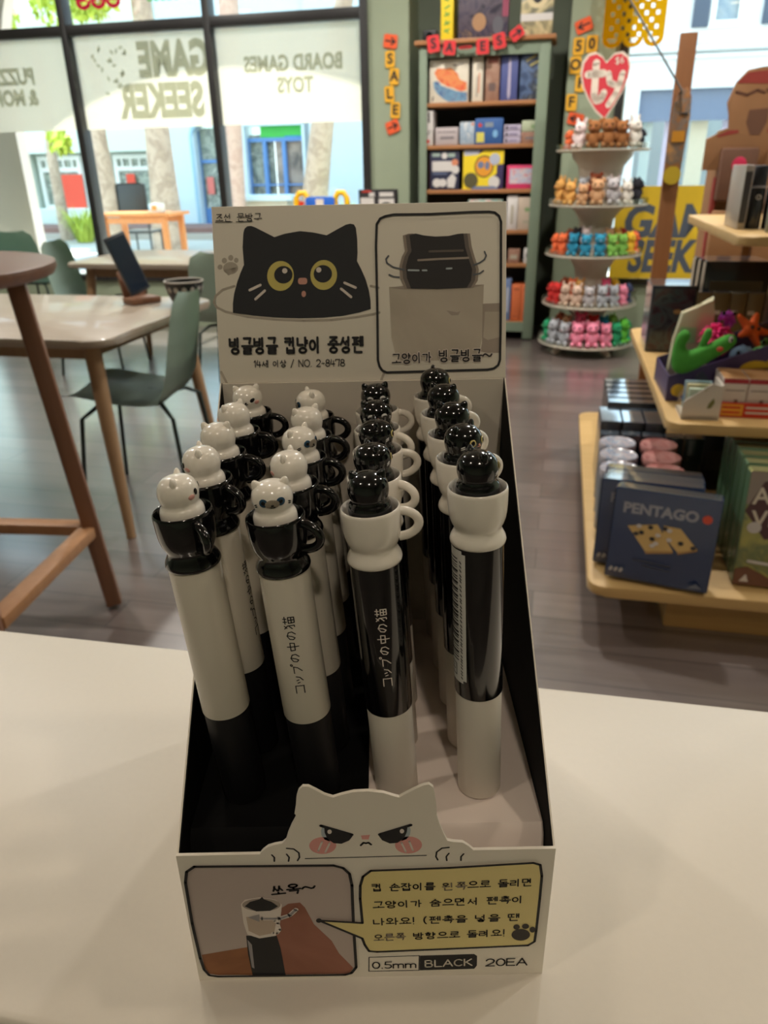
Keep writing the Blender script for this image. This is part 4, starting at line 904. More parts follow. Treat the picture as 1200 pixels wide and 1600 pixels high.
MB().box((0, .325, 1.0), (.86, .012, 1.96), SHELFDARK).build('back_panel', bs)
MB().box((0, .012, .10), (.76, .02, .07), SHELFGREEN).build('base_rail', bs)
SZ = [1.645, 1.375, 1.08, .80, .565, .14]
for z in SZ: MB().box((0, .165, z - .013), (.85, .30, .026), SHELFWOOD, bev=.003).build('shelf', bs)
def art(b, shapes, w, h, y, up=0):         # flat print on the front of a box: x 0..1, y 0..1
    FMX = Matrix(((1, 0, 0, 0), (0, 0, -1, y), (0, 1, 0, 0), (0, 0, 0, 1)))
    for k, s in enumerate(shapes):
        o = .0004 * (k + 1)
        P = lambda x, q: ((x - .5) * w, q * h + up)
        if s[0] == 'r': b.flat([P(s[1], s[2]), P(s[3], s[2]), P(s[3], s[4]), P(s[1], s[4])], s[5], FMX, o)
        elif s[0] == 'c': b.flat([(P(s[1], s[2])[0] + s[3] * w * math.cos(t), P(s[1], s[2])[1] + s[3] * w * s[4] * math.sin(t)) for t in [2 * PI * i / 20 for i in range(20)]], s[5], FMX, o)
        elif s[0] == 'p': b.flat([P(*q) for q in s[1]], s[2], FMX, o)
        elif s[0] == 'l': b.strokes([[P(*q) for q in s[1]]], s[2] * w, s[3], FMX, o)
        elif s[0] == 't': b.text(s[1], s[4] * h, s[5], FMX @ T(*P(s[2], s[3]), o) @ RZ(s[6] if len(s) > 6 else 0), bold=s[7] if len(s) > 7 else 0, sx=s[8] if len(s) > 8 else 1)
    return b
def game_box(name, label, cat, u, v, z, w, h, d, m, shapes=(), group=None, rz=0.0, tilt=0.0, side=None, top=None):
    r = thing(name, label, cat, W(u, v, z), group=group, rot=(tilt, 0, YAW + rz))
    b = MB().box((0, d / 2, h / 2), (w, d, h), m, bev=min(.004, w * .08, d * .08))
    b.build('carton', r)
    if shapes: art(MB(), shapes, w, h, 0.0).build('cover_print', r)
    if side: MB().box((-w / 2 - .0006, d / 2, h / 2), (.001, d * .96, h * .97), side).build('side_print', r)
    if top: MB().box((0, d / 2, h + .0006), (w * .97, d * .95, .001), top).build('top_cover', r)
    return r
K = lambda n, c, r=.55, **k: mat('print_' + n, c, r, **k)
INKD = K('dark', (40, 38, 44)); CREAM = K('cream', (214, 204, 186)); PALE = K('pale', (206, 200, 196))
SMK = blotch('art_smoke', [(214, 206, 194), (214, 110, 70), (196, 84, 56), (80, 90, 140), (214, 206, 194)], 9, .5, 1.4)
NIGHT = blotch('art_night', [(46, 42, 56), (92, 82, 92), (60, 56, 76), (150, 124, 92)], 8, .4, 1.6); DUNE = blotch('art_dune', [(92, 96, 88), (170, 158, 122), (206, 190, 150), (120, 128, 130)], 9, .4, 1.2)
SEA = blotch('art_sea', [(52, 66, 96), (90, 110, 146), (60, 62, 70), (140, 150, 160)], 8, .4, 1.3, 2); BROWNBOX = blotch('art_tan', [(164, 128, 108), (146, 106, 88), (176, 144, 124)], 7, .5, 1, 5)
VIOLET = K('violet_blue', (76, 84, 138)); YELBOX = K('bright_yellow', (232, 204, 40)); NAVYB = K('navy', (44, 46, 72)); MAG = K('magenta', (206, 56, 104)); LILAC = K('lilac', (176, 166, 186)); BLUEB = K('blue', (48, 88, 148)); ORNG = K('orange', (206, 106, 60)); REDD = K('red', (196, 60, 46)); GRNP = K('green', (70, 150, 70))
SB = 5.935
# on top
game_box('board_game', 'tall yellow game box standing spine-out on top of the bookshelf', 'board game', -.865, SB, 2.021, .085, .42, .22, YELBOX,
    [('l', [(.3, y), (.7, y + .035)], .10, GRNP) for y in (.12, .22, .34, .44, .55, .66, .78)] + [('l', [(.35, y + .03), (.62, y - .02)], .08, GRNP) for y in (.12, .24, .36, .55, .7)])
game_box('board_game', 'large dark game box with a night scene on top of the bookshelf', 'board game', -.62, SB, 2.021, .335, .40, .08, NIGHT,
    [('p', [(.1, .62), (.2, .72), (.4, .78), (.6, .78), (.78, .70), (.6, .73), (.4, .73), (.22, .68)], PALE), ('c', .42, .24, .14, 1.1, K('dusk_gold', (160, 120, 84))), ('c', .8, .18, .11, 1.4, K('dusk_grey', (86, 84, 92))), ('r', .88, .3, 1, .62, K('plum', (140, 60, 84)))])
game_box('board_game', 'sandy landscape game box at the window end of the bookshelf top', 'board game', -.265, SB, 2.021, .21, .30, .06, DUNE,
    [('c', .5, .72, .33, .9, K('halo', (214, 196, 156))), ('c', .5, .70, .14, .95, INKD), ('r', .0, .28, 1, .42, PALE)])
bx = thing('shop_camera', 'small black box at the corner of the bookshelf top beside the yellow game', 'camera', W(-.985, SB + .05, 2.021), YAW)
MB().box((0, 0, .035), (.10, .08, .07), K('black_plastic', (22, 22, 24)), bev=.012).build('camera_body', bx); MB().lathe([(0, 0), (.018, 0), (.02, .012), (0, .014)], K('lens', (14, 14, 18), .15), T(0, -.04, .035) @ RX(PI / 2), n=16).build('lens', bx)
# shelf 1
game_box('board_game', 'cream game box with a red and blue ink-cloud cover on the top shelf', 'board game', -.845, SB, 1.646, .275, .265, .06, CREAM,
    [('p', [(.12, .70), (.2, .8), (.38, .78), (.55, .80), (.72, .66), (.78, .52), (.95, .46), (.97, .28), (.8, .25), (.6, .34), (.45, .38), (.3, .46), (.2, .55)], blotch('art_fire', [(216, 92, 60), (222, 140, 84), (196, 70, 50)], 14, .5, 1)), ('p', [(.1, .5), (.22, .5), (.3, .4), (.5, .33), (.7, .26), (.97, .22), (.97, .02), (.5, .02), (.35, .1), (.2, .22), (.12, .34)], blotch('art_ink', [(70, 84, 130), (110, 150, 176), (96, 70, 110)], 12, .5, 1, 1)), ('l', [(.6, .86), (.7, .84), (.78, .88), (.86, .88)], .02, INKD), ('l', [(.08, .06), (.1, .14)], .03, INKD)], top=CREAM)
game_box('board_game', 'narrow cream box with vertical lettering beside the ink-cloud game', 'board game', -.645, SB, 1.646, .075, .275, .2, CREAM, [('l', [(.45, .12), (.5, .55)], .18, K('warm_grey', (150, 130, 120))), ('l', [(.62, .2), (.66, .62)], .12, K('salmon', (206, 130, 96))), ('l', [(.5, .7), (.5, .84)], .16, K('warm_grey', (150, 130, 120)))])
game_box('board_game', 'tan spine-out game box in the middle of the top shelf', 'board game', -.543, SB, 1.646, .095, .275, .2, BROWNBOX, [('r', .15, .82, .9, .98, K('rust', (120, 66, 52))), ('r', .25, .22, .75, .40, K('tan_dark', (104, 84, 80)))])
game_box('board_game', 'violet-blue game box with a white spire on its spine', 'board game', -.428, SB, 1.646, .115, .285, .2, VIOLET, [('p', [(.42, .1), (.6, .1), (.58, .8), (.5, .92), (.44, .8)], LILAC), ('l', [(.5, .05), (.52, .12)], .1, LILAC)])
game_box('board_game', 'stormy blue game box with yellow title leaning at the end of the top shelf', 'board game', -.272, SB, 1.646, .165, .275, .06, SEA, [('p', [(.12, .86), (.7, .99), (.92, .86), (.5, .66)], K('storm', (64, 70, 84))), ('l', [(.25, .85), (.6, .95)], .05, K('dull_gold', (190, 174, 90))), ('l', [(.4, .74), (.75, .84)], .05, K('dull_gold', (190, 174, 90)))])
# shelf 2
game_box('board_game', 'upright white box with a red dot at the left end of the second shelf', 'board game', -.985, SB, 1.376, .062, .225, .18, PALE, [('l', [(.5, .68), (.5, .92)], .25, K('letter_grey', (90, 86, 84))), ('l', [(.4, .32), (.6, .42)], .1, INKD), ('c', .45, .12, .2, 1, REDD)])
game_box('card_game', 'low mauve-grey box with two lines of print on the second shelf', 'card game', -.855, SB, 1.376, .165, .115, .12, K('mauve_grey', (176, 164, 164)), [('r', .1, .70, .9, .76, K('line_grey', (120, 112, 116))), ('r', .22, .34, .82, .48, K('line_grey', (120, 112, 116)))])
game_box('card_game', 'pale blue-white card game box left of the blue one', 'card game', -.708, SB, 1.376, .105, .145, .08, blotch('art_ice', [(180, 190, 200), (140, 160, 180), (206, 206, 204)], 16, .5, 1, 2), [('c', .86, .9, .1, .8, K('salmon', (206, 130, 96)))])
game_box('card_game', 'blue card game box with a yellow badge in the middle of the second shelf', 'card game', -.555, SB, 1.376, .195, .165, .08, BLUEB, [('r', .06, .08, .34, .46, K('badge', (206, 196, 90))), ('r', .36, .66, .66, .84, K('steel', (130, 140, 150))), ('c', .18, .74, .07, .9, REDD), ('c', .74, .4, .09, 1.4, K('sky_spot', (120, 170, 210)))])
for k in range(3): game_box('card_game', ['lilac card box at the bottom of the stack of three on the second shelf', 'middle lilac card box in the stack of three on the second shelf', 'topmost lilac card box in the stack of three on the second shelf'][k], 'card game', -.388, SB, 1.376 + k * .0405, .118, .039, .10, LILAC, [('r', .1, .2, .22, .8, INKD), ('r', .3, .3, .8, .65, K('lilac_dark', (130, 120, 146)))], 'stacked lilac card boxes')
game_box('card_game', 'tan card box beneath the pale green one on the second shelf', 'card game', -.258, SB, 1.376, .135, .072, .10, BROWNBOX, [('r', .2, .35, .8, .55, K('line_grey', (120, 112, 116)))])
game_box('card_game', 'pale green card box on top of the tan one on the second shelf', 'card game', -.255, SB, 1.449, .14, .07, .10, K('pale_green', (170, 178, 150)), [('c', .65, .45, .2, .5, K('leaf_green', (130, 156, 110)))])
# shelf 3
game_box('board_game', 'dark game box with white speech panels on the third shelf', 'board game', -.868, SB, 1.081, .215, .258, .07, NAVYB, [('r', .08, .48, .92, .74, PALE), ('c', .86, .7, .12, .9, K('salmon', (206, 130, 96))), ('c', .88, .52, .13, 1, PALE), ('r', .08, .86, .35, .95, K('steel_green', (150, 166, 158))), ('c', .5, .88, .1, 1, PALE), ('r', .62, .84, .86, .94, K('steel_green', (150, 166, 158))), ('c', .25, .18, .15, .9, PALE), ('c', .45, .18, .14, .9, PALE), ('p', [(.6, .28), (.78, .42), (.92, .3), (.85, .05), (.62, .06)], PALE), ('r', .1, .40, .6, .44, K('line_blue', (100, 110, 140)))], side=K('brick', (146, 74, 54)))
game_box('board_game', 'bright yellow and purple detective game box with a round lens picture', 'board game', -.585, SB, 1.081, .29, .260, .07, K('purple_box', (62, 52, 92)), [('p', [(.0, .0), (.66, .0), (.72, .3), (.84, .4), (.84, .62), (1, .64), (1, .98), (.5, .98), (.4, .9), (.0, .96)], YELBOX), ('p', [(.02, .86), (.36, .88), (.42, .99), (.02, .99)], K('mist', (176, 180, 196))), ('c', .52, .58, .24, 1.05, INKD), ('c', .52, .58, .215, 1.05, K('amber', (222, 150, 44))), ('c', .44, .62, .08, 1, K('slate_spot', (110, 120, 150))), ('c', .6, .6, .06, 1.6, K('slate_spot', (110, 120, 150))), ('c', .78, .18, .14, 1, PALE), ('c', .2, .23, .18, 1, K('olive_dark', (86, 80, 50))), ('c', .78, .76, .13, 1, K('mist', (176, 180, 196))), ('p', [(.2, .0), (.3, .08), (.8, .08), (.9, .0)], K('slate_spot', (110, 120, 150)))], side=K('mustard_dark', (150, 130, 40)))
game_box('board_game', 'small magenta puzzle box standing on the third shelf', 'board game', -.315, SB, 1.081, .195, .155, .06, MAG, [('r', .1, .22, .9, .86, blotch('art_pinkish', [(196, 150, 170), (170, 180, 200), (206, 190, 190), (196, 110, 130)], 30, .5, 1))])
game_box('board_game', 'thin tan folder leaning against the right end of the third shelf', 'board game', -.201, SB, 1.081, .02, .16, .15, K('folder_tan', (196, 140, 90)), (), None, 0, 0)
# shelf 4
game_box('board_game', 'flat colourful box lying on the fourth shelf behind the header', 'board game', -.56, SB, .801, .25, .21, .10, blotch('art_candy', [(196, 70, 60), (196, 200, 190), (90, 140, 130), (206, 150, 120)], 26, .5, .5), [('r', .05, .05, .95, .75, PALE)])
game_box('board_game', 'slim white upright box on the fourth shelf', 'board game', -.362, SB, .801, .078, .235, .15, PALE, [('l', [(.5, .2), (.5, .7)], .2, K('sand', (170, 160, 140)))])
game_box('board_game', 'pale tan box with a small green emblem on the fourth shelf', 'board game', -.253, SB, .801, .135, .225, .12, K('pale_tan', (190, 172, 154)), [('c', .5, .62, .14, .8, K('leaf_green', (130, 156, 110))), ('r', .3, .2, .7, .3, K('sand', (170, 160, 140)))])
# shelf 5
game_box('card_game', 'small brown card box on the fifth shelf', 'card game', -.333, SB, .566, .085, .10, .07, BROWNBOX, [('r', .2, .3, .8, .6, K('sand', (170, 160, 140)))])
game_box('card_game', 'small white card box at the end of the fifth shelf', 'card game', -.222, SB, .566, .075, .105, .07, PALE, [('r', .2, .4, .8, .7, K('line_grey', (120, 112, 116)))])
# shelf 6
game_box('board_game', 'steel-blue spine-out box on the bottom shelf', 'board game', -.365, SB, .141, .05, .31, .2, K('steel_blue', (104, 122, 160)), [('r', .3, .2, .7, .8, K('mist', (176, 180, 196)))])
for k in range(2): game_box('board_game', ['orange book-like box next to the steel-blue one on the bottom shelf', 'second orange box, against the right post of the bottom shelf'][k], 'board game', -.298 + k * .074, SB, .141, .072, .27, .2, ORNG, [('r', .2, .1, .8, .14, K('rust_orange', (170, 84, 48))), ('r', .2, .85, .8, .9, K('rust_orange', (170, 84, 48)))], 'orange boxes on the bottom shelf')
# boxed game on the display bench beside the pilaster
game_box('board_game', 'black and white game box with animal pictures in front of the green pilaster', 'board game', -1.30, 5.60, .921, .27, .175, .10, K('game_black', (38, 34, 36)), [('r', .0, .86, 1, 1, INKD), ('r', .28, .74, .94, .9, PALE), ('c', .5, .82, .07, .9, INKD), ('r', .05, .05, .42, .7, PALE), ('r', .55, .05, .96, .66, PALE), ('c', .2, .3, .12, .8, INKD), ('c', .75, .4, .14, .6, K('dark_olive', (60, 64, 50))), ('r', .1, .9, .35, .97, REDD)])

# ------------------------------------------------------------------ paper cards on the pilasters and the red garland
CARDO = mat('orange_paper', (232, 92, 46), .7); CARDY = mat('yellow_paper', (232, 172, 40), .7); CARDR = mat('red_paper', (206, 46, 50), .7)
def paper_card(u, v, z, w, h, m, glyph, label, group, ang=0.0, rzz=0.0):
    r = thing('letter_card', label, 'paper sign', W(u, v, z), group=group, rot=(0, -ang, YAW + rzz))
    MB().prism(rrect(-w / 2, -h / 2, w / 2, h / 2, .014), .003, m, XZ, 0).build('paper', r)
    b = MB()
    if glyph in ('>', '<'):
        s = 1 if glyph == '>' else -1
        b.strokes([[(-s * w * .34, 0), (s * w * .32, 0)], [(s * w * .08, h * .24), (s * w * .34, 0), (s * w * .08, -h * .24)]], .011, INK, XZ, .0035)
    else: b.text(glyph, h * .85, INK, XZ @ T(0, 0, .0035), bold=.003)
    b.build('lettering', r)
G1, G2 = 'paper cards spelling SALE', 'paper cards spelling OFF'
paper_card(-1.292, 6.09, 2.055, .10, .085, CARDO, '>', 'orange arrow card above the letter S on the pilaster', G1, -.15)
for (u, z, c, a) in ((-1.297, 1.945, 'S', -.02), (-1.268, 1.835, 'A', -.05), (-1.305, 1.725, 'L', .05), (-1.262, 1.62, 'E', -.05)):
    paper_card(u, 6.09, z, .072, .105, CARDY, c, 'yellow card with the letter %s on the pilaster beside the street window' % c, G1, a)
paper_card(-1.282, 6.09, 1.512, .10, .085, CARDO, '>', 'orange arrow card below the letter E on the pilaster', G1, .35)
paper_card(.045, 6.09, 2.085, .11, .08, CARDO, '<', 'orange arrow card at the top of the pilaster beside the bookshelf', G2, .35)
for (u, z, c, lab) in ((.022, 1.965, '5', 'yellow card with the digit 5 on the pilaster beside the bookshelf'), (.108, 1.975, '0', 'yellow card with the digit 0, right of the digit 5'), (.010, 1.855, 'O', 'yellow card with the letter O below the digits'), (.055, 1.745, 'F', 'yellow card with the letter F partly behind the heart sign'), (.002, 1.63, 'F', 'lowest yellow letter F above the orange arrow')):
    paper_card(u, 6.09, z, .075, .105, CARDY, c, lab, G2)
paper_card(.04, 6.09, 1.525, .11, .075, CARDO, '<', 'orange arrow card low on the pilaster above the plush tower', G2, -.2)
gp = [(-.945, 1.995, .085, .10, .1, 'S'), (-.835, 1.968, .085, .085, -.1, 'A'), (-.725, 1.965, .10, .018, .02, ''), (-.610, 1.965, .085, .09, .03, 'E'), (-.500, 1.992, .085, .09, .2, 'S'), (-.385, 2.03, .09, .07, .6, '>')]
for k, (u, z, w, h, a, c) in enumerate(gp):
    nm = ['first red garland card, nearest the left shelf post', 'second red garland card with a tilted letter A', 'red garland card hanging edge-on', 'red garland card with a letter E', 'red garland card with a letter S, before the last', 'last red garland card, tilted up towards the top board'][k]
    paper_card(u, 5.862, z, w, h, CARDR, c if c else ' ', nm, 'red garland on the bookshelf', a)
st_ = MB().tube([W(u, 5.866, z) for u, z in ((-1.0, 2.03), (-.945, 2.0), (-.835, 1.975), (-.725, 1.965), (-.61, 1.97), (-.5, 2.0), (-.385, 2.035), (-.33, 2.06))], .0025, INK, n=6).build('garland_string')
tag(st_, 'dark string holding the red garland cards along the bookshelf', 'string')

# ------------------------------------------------------------------ papel picado and poster at the second window
PP = film('amber_tissue', (246, 176, 20), .12); PPR = film('red_tissue', (226, 36, 70), .12); PPG = film('green_tissue', (60, 190, 70), .12)
def holes_sheet(u0, u1, z0, z1, m, nx, nz, scallops):      # a tissue flag: strips left between cut-out holes
    b = MB(); w, h = (u1 - u0) / nx, (z1 - z0) / nz
    for i in range(nx):
        for j in range(nz):
            x, z = u0 + i * w, z0 + j * h; hole = (i + j) % 2 == 0 and 0 < i < nx - 1 and j < nz - 1
            if not hole: b.flat([(x, z), (x + w, z), (x + w, z + h), (x, z + h)], m, XZ)
            else:
                O = [(x, z), (x + w, z), (x + w, z + h), (x, z + h)]; c = (x + w / 2, z + h / 2)
                I = [(c[0] + (p[0] - c[0]) * .62, c[1] + (p[1] - c[1]) * .62) for p in O]
                for q in range(4): b.flat([O[q], O[(q + 1) % 4], I[(q + 1) % 4], I[q]], m, XZ)
    s = (u1 - u0) / scallops
    for i in range(scallops):
        cx = u0 + s * (i + .5); out = circ(cx, z0, s / 2, s * .42, 10, 180, 360); inn = [(cx + (x - cx) * .5, z0 + (z - z0) * .5) for x, z in out]
        for a, c, d, e in zip(out, out[1:], inn[1:], inn): b.flat([a, c, d, e], m, XZ)
        for a in (.2, .5, .8): b.flat([(cx + s * .46 * math.cos(PI * (1 + a) - .1), z0 + s * .40 * math.sin(PI * (1 + a) - .1)), (cx + s * .46 * math.cos(PI * (1 + a) + .1), z0 + s * .40 * math.sin(PI * (1 + a) + .1)), (cx, z0)], m, XZ)
    return b
r = thing('paper_banner', 'yellow cut-paper banner hanging at the top of the second window', 'paper banner', W(0, 5.98, 0), YAW)
holes_sheet(.17, .56, 1.985, 2.45, PP, 11, 12, 3).build('tissue', r)
r = thing('paper_banner', 'red cut-paper banner peeking in at the top of the middle window pane', 'paper banner', W(0, 6.0, 0), YAW)
holes_sheet(-3.68, -3.31, 2.40, 2.62, PPR, 9, 6, 3).build('tissue', r)
r = thing('paper_banner', 'green cut-paper banner just showing at the top edge beside the second mullion', 'paper banner', W(0, 6.0, 0), YAW)
holes_sheet(-3.10, -2.84, 2.395, 2.62, PPG, 7, 6, 5).build('tissue', r)
po = thing('shop_poster', 'yellow shop poster with slate blue lettering leaning in the second window', 'poster', W(.855, 6.03, .455), rot=(-.03, 0, YAW))
PYEL = mat('poster_yellow', (226, 188, 36), .6); PSL = mat('poster_slate', (82, 90, 104), .6)
MB().box((0, 0, .315), (.96, .006, .63), PYEL).build('board', po)
pb = MB(); pb.text('GAME', .30, PSL, XZ @ T(-.05, .385, .004), bold=.012, sx=.92, shear=.12); pb.text('SEEKER', .30, PSL, XZ @ T(-.02, .145, .004), bold=.012, sx=.70, shear=.12)
pb.build('lettering', po)

# ------------------------------------------------------------------ tower of plush animals
CLEAR = glass('clear_acrylic', (.93, .95, .93), .05); TOWERW = mat('tower_white', (206, 196, 180), .5, var=.03)
TU, TV = .228, 5.62
tw = thing('plush_tower', 'five-tier white display tower on the floor carrying small plush animals and a heart sign', 'display stand', W(TU, TV, 0), YAW)
TZ = [(1.320, .30), (.990, .325), (.675, .325), (.345, .325), (.075, .335)]
for z, rad in TZ:
    t_ = MB().lathe([(0, z - .012), (rad - .01, z - .012), (rad, z - .006), (rad, z), (0, z)], TOWERW, n=56).build('tray', tw)
    MB().lathe([(rad - .004, z), (rad - .001, z + .035), (rad, z + .035), (rad - .001, z)], CLEAR, n=56).build('clear_rim', t_)
for (z1, _), (z0, _) in zip(TZ, TZ[1:]):
    h = z1 - .012 - z0
    kk = 1.28 if z1 > 1.2 else 1.0
    MB().lathe([(.125 * kk, z0), (.112 * kk, z0 + .02), (.107 * kk, z0 + .08), (.107 * kk, z0 + h * .5), (.115 * kk, z0 + h * .72), (.15 * kk, z0 + h * .90), (.20, z0 + h)], TOWERW, n=40).build('column', tw)
for a in (.6, 2.2, 3.75, 5.35): MB().tube([(.22 * math.cos(a), .22 * math.sin(a), .04), (.27 * math.cos(a), .27 * math.sin(a), 0)], [.03, .02], TOWERW, n=10).build('foot', tw)
hs_ = MB()
heart = [(0, -.20), (.06, -.12), (.105, -.045), (.135, .03), (.145, .09), (.13, .145), (.09, .175), (.045, .17), (.01, .14), (-.005, .125), (-.03, .16), (-.07, .185), (-.115, .18), (-.15, .14), (-.16, .075), (-.145, 0), (-.11, -.07), (-.06, -.145)]
HT = T(-.02, -.02, 1.69) @ RZ(.0) @ RY(-.05) @ XZ
sg = MB().prism(heart, .012, mat('heart_edge', (222, 206, 190), .5), HT @ T(0, 0, -.006)).build('heart_sign', tw)
q_ = MB(); q_.flat([(x * .93, y * .93) for x, y in heart], mat('heart_red', (206, 54, 66), .5), HT, .0075)
q_.strokes([[(-.065, .125), (-.07, -.06), (-.055, -.085), (-.03, -.08), (-.012, -.045)], [(-.115, .065), (-.02, .065)]], .043, mat('heart_letter', (226, 212, 196), .5), HT, .009)
q_.strokes([[(.012, .06), (.022, .01), (.052, -.005)], [(.098, .055), (.085, 0), (.06, -.06), (.02, -.115)]], .036, mat('heart_letter', (226, 212, 196), .5), HT, .0095)
q_.text('$6', .055, mat('heart_letter', (226, 212, 196), .5), HT @ T(.075, .125, .0098))
q_.build('heart_print', sg)
MB().tube([(-.02, -.02, 1.315), (-.02, -.02, 1.50)], .010, CLEAR, n=8).build('sign_stem', tw)
NOSE = mat('plush_eye', (18, 16, 18), .15)
def plush_mesh(kind):
    m = mat('plush_' + kind, {'brown': (150, 96, 52), 'pinkwhite': (226, 206, 204), 'white': (224, 216, 206), 'ginger': (216, 160, 86), 'tan': (196, 150, 110), 'grey': (176, 170, 172), 'black': (40, 38, 46), 'orange': (232, 110, 62), 'teal': (40, 134, 166), 'lime': (130, 186, 84), 'yellow': (238, 186, 50), 'red': (196, 44, 40), 'stripe': (206, 176, 156), 'silver': (170, 172, 178), 'pink': (238, 140, 166), 'green': (40, 150, 100), 'leafgreen': (92, 178, 56), 'rust': (150, 74, 46), 'navy': (54, 62, 92), 'hotpink': (222, 84, 120)}[kind], .95, var=.22, scale=60, bump=.5)
    b = MB(); b.ell((0, 0, .040), (.030, .029, .038), m, n=14, h=10); b.ell((0, -.006, .088), (.031, .029, .028), m, n=14, h=10)
    for s in (-1, 1): b.ell((s * .020, -.024, .014), (.011, .018, .012), m, n=10, h=6); b.ell((s * .028, -.014, .05), (.008, .011, .018), m, n=10, h=6)
    b.ell((0, -.032, .081), (.013, .011, .010), m, n=10, h=6)
    return b.mesh('plush_body')
def plush_ear(kind, long):
    m = MATS['plush_' + kind]
    return MB().ell((0, 0, .008 if long else .003), (.009, .006, .019) if long else (.011, .006, .011), m, n=12, h=8).mesh('ear')
PLN = {'brown': 'brown bear', 'pinkwhite': 'pinkish-white long-eared', 'white': 'white long-eared', 'ginger': 'ginger long-eared', 'tan': 'tan bear', 'grey': 'pale grey', 'black': 'black', 'orange': 'bright orange', 'teal': 'teal blue', 'lime': 'lime green', 'yellow': 'yellow', 'red': 'red', 'stripe': 'sandy long-eared', 'silver': 'silver-grey', 'pink': 'pink', 'green': 'sea-green', 'leafgreen': 'leaf-green', 'rust': 'rust-brown', 'navy': 'navy', 'hotpink': 'bright pink'}
TN = ['top tier', 'second tier', 'third tier', 'fourth tier', 'bottom tier']
def plush(tier, ang, kind, k=1.0, back=0.0, label=None, lift=0.0):
    z, rad = TZ[tier]; a = math.radians(ang); R_ = rad - .064 - back
    # ang: 0 = towards the shopper, positive = to the right
    du, dv = R_ * math.sin(a), -R_ * math.cos(a)
    r = thing('plush_animal', label, 'plush toy', W(TU + du, TV + dv, z + lift), YAW + a, 'plush animals on the tower')
    r.scale = (k * 1.26, k * 1.22, k * (1.30 if tier in (0, 1) else 1.40))
    inst('plush_body', cache('pl' + kind, lambda: plush_mesh(kind)), r)
    long = kind in ('pinkwhite', 'ginger', 'white', 'stripe')
    for s in (-1, 1):
        inst('ear', cache('ear%s' % kind, lambda: plush_ear(kind, long)), r, (s * (.019 if long else .023), 0, .108), (0, s * .35, 0))
        inst('eye', cache('peye', lambda: MB().ell((0, 0, 0), (.0045, .003, .0048), NOSE, n=8, h=6).mesh('eye')), r, (s * .013, -.033, .094))
    inst('nose', cache('pnose', lambda: MB().ell((0, 0, 0), (.004, .003, .003), mat('plush_nose', (150, 70, 70), .4), n=8, h=6).mesh('nose')), r, (0, -.043, .083))
TIERS = [
    [(-66, 'orange', .75), (-40, 'pinkwhite', 1.05), (-17, 'brown', 1.08), (3, 'brown', 1.12), (23, 'brown', 1.05), (46, 'white', 1.12), (70, 'black', .75), (150, 'navy', .95), (-140, 'tan', .95)],
    [(-68, 'ginger', 1.05), (-44, 'ginger', .95), (-24, 'tan', .85), (-4, 'tan', 1.05), (17, 'grey', 1.08), (38, 'white', .95), (60, 'black', 1.05), (-10, 'rust', 1.0, .085, .04), (-36, 'silver', .9, .085, .03), (30, 'pinkwhite', .9, .085, .03)],
    [(-74, 'orange', .8), (-52, 'orange', .85), (-32, 'teal', .88), (-13, 'teal', .85), (6, 'teal', .88), (24, 'lime', .85), (41, 'lime', .85), (58, 'yellow', .9), (76, 'orange', .88), (-64, 'rust', .8, .08, .03), (-42, 'black', .82, .085, .04), (-20, 'pinkwhite', .8, .085, .04), (30, 'tan', .8, .085, .04), (52, 'ginger', .8, .08, .03), (72, 'red', .8, .075, .03)],
    [(-76, 'red', .85), (-56, 'red', .9), (-38, 'stripe', .9), (-20, 'stripe', .9), (-2, 'grey', .85), (17, 'silver', .9), (35, 'silver', .88), (54, 'pink', .85), (73, 'navy', .85), (-66, 'rust', .82, .075, .04), (-44, 'orange', .82, .085, .04), (-24, 'ginger', .8, .085, .04), (34, 'hotpink', .85, .085, .04), (58, 'yellow', .8, .075, .04)],
    [(-76, 'green', .95), (-54, 'silver', 1.05), (-33, 'silver', 1.0), (-13, 'pink', 1.05), (7, 'pink', 1.1), (27, 'pink', 1.0), (62, 'leafgreen', 1.1), (85, 'green', .95), (-68, 'rust', .95, .08, .05), (-46, 'tan', .9, .085, .05), (-14, 'hotpink', 1.0, .085, .06), (12, 'red', .9, .085, .06), (36, 'teal', .9, .085, .05), (58, 'lime', .95, .075, .05), (45, 'green', 1.0, .0)]]
for ti, row in enumerate(TIERS):
    seen = {}; tot = {}
    for e in row:
        if len(e) < 4 or not e[3]: tot[e[1]] = tot.get(e[1], 0) + 1
    for e in sorted(row, key=lambda q: q[0]):
        if len(e) > 3 and e[3]:
            plush(ti, e[0], e[1], e[2], e[3], '%s plush in the back row of the %s of the tower' % (PLN[e[1]], TN[ti]), e[4]); continue
        c = seen[e[1]] = seen.get(e[1], 0) + 1
        nth = '' if tot[e[1]] == 1 else ['first ', 'second ', 'third ', 'fourth '][c - 1]
        lab = '%s%s plush on the %s of the tower' % (nth, PLN[e[1]], TN[ti]) + ('' if tot[e[1]] == 1 else ', counting rightwards')
        plush(ti, e[0], e[1], e[2], e[3] if len(e) > 3 else 0, lab, e[4] if len(e) > 4 else 0)

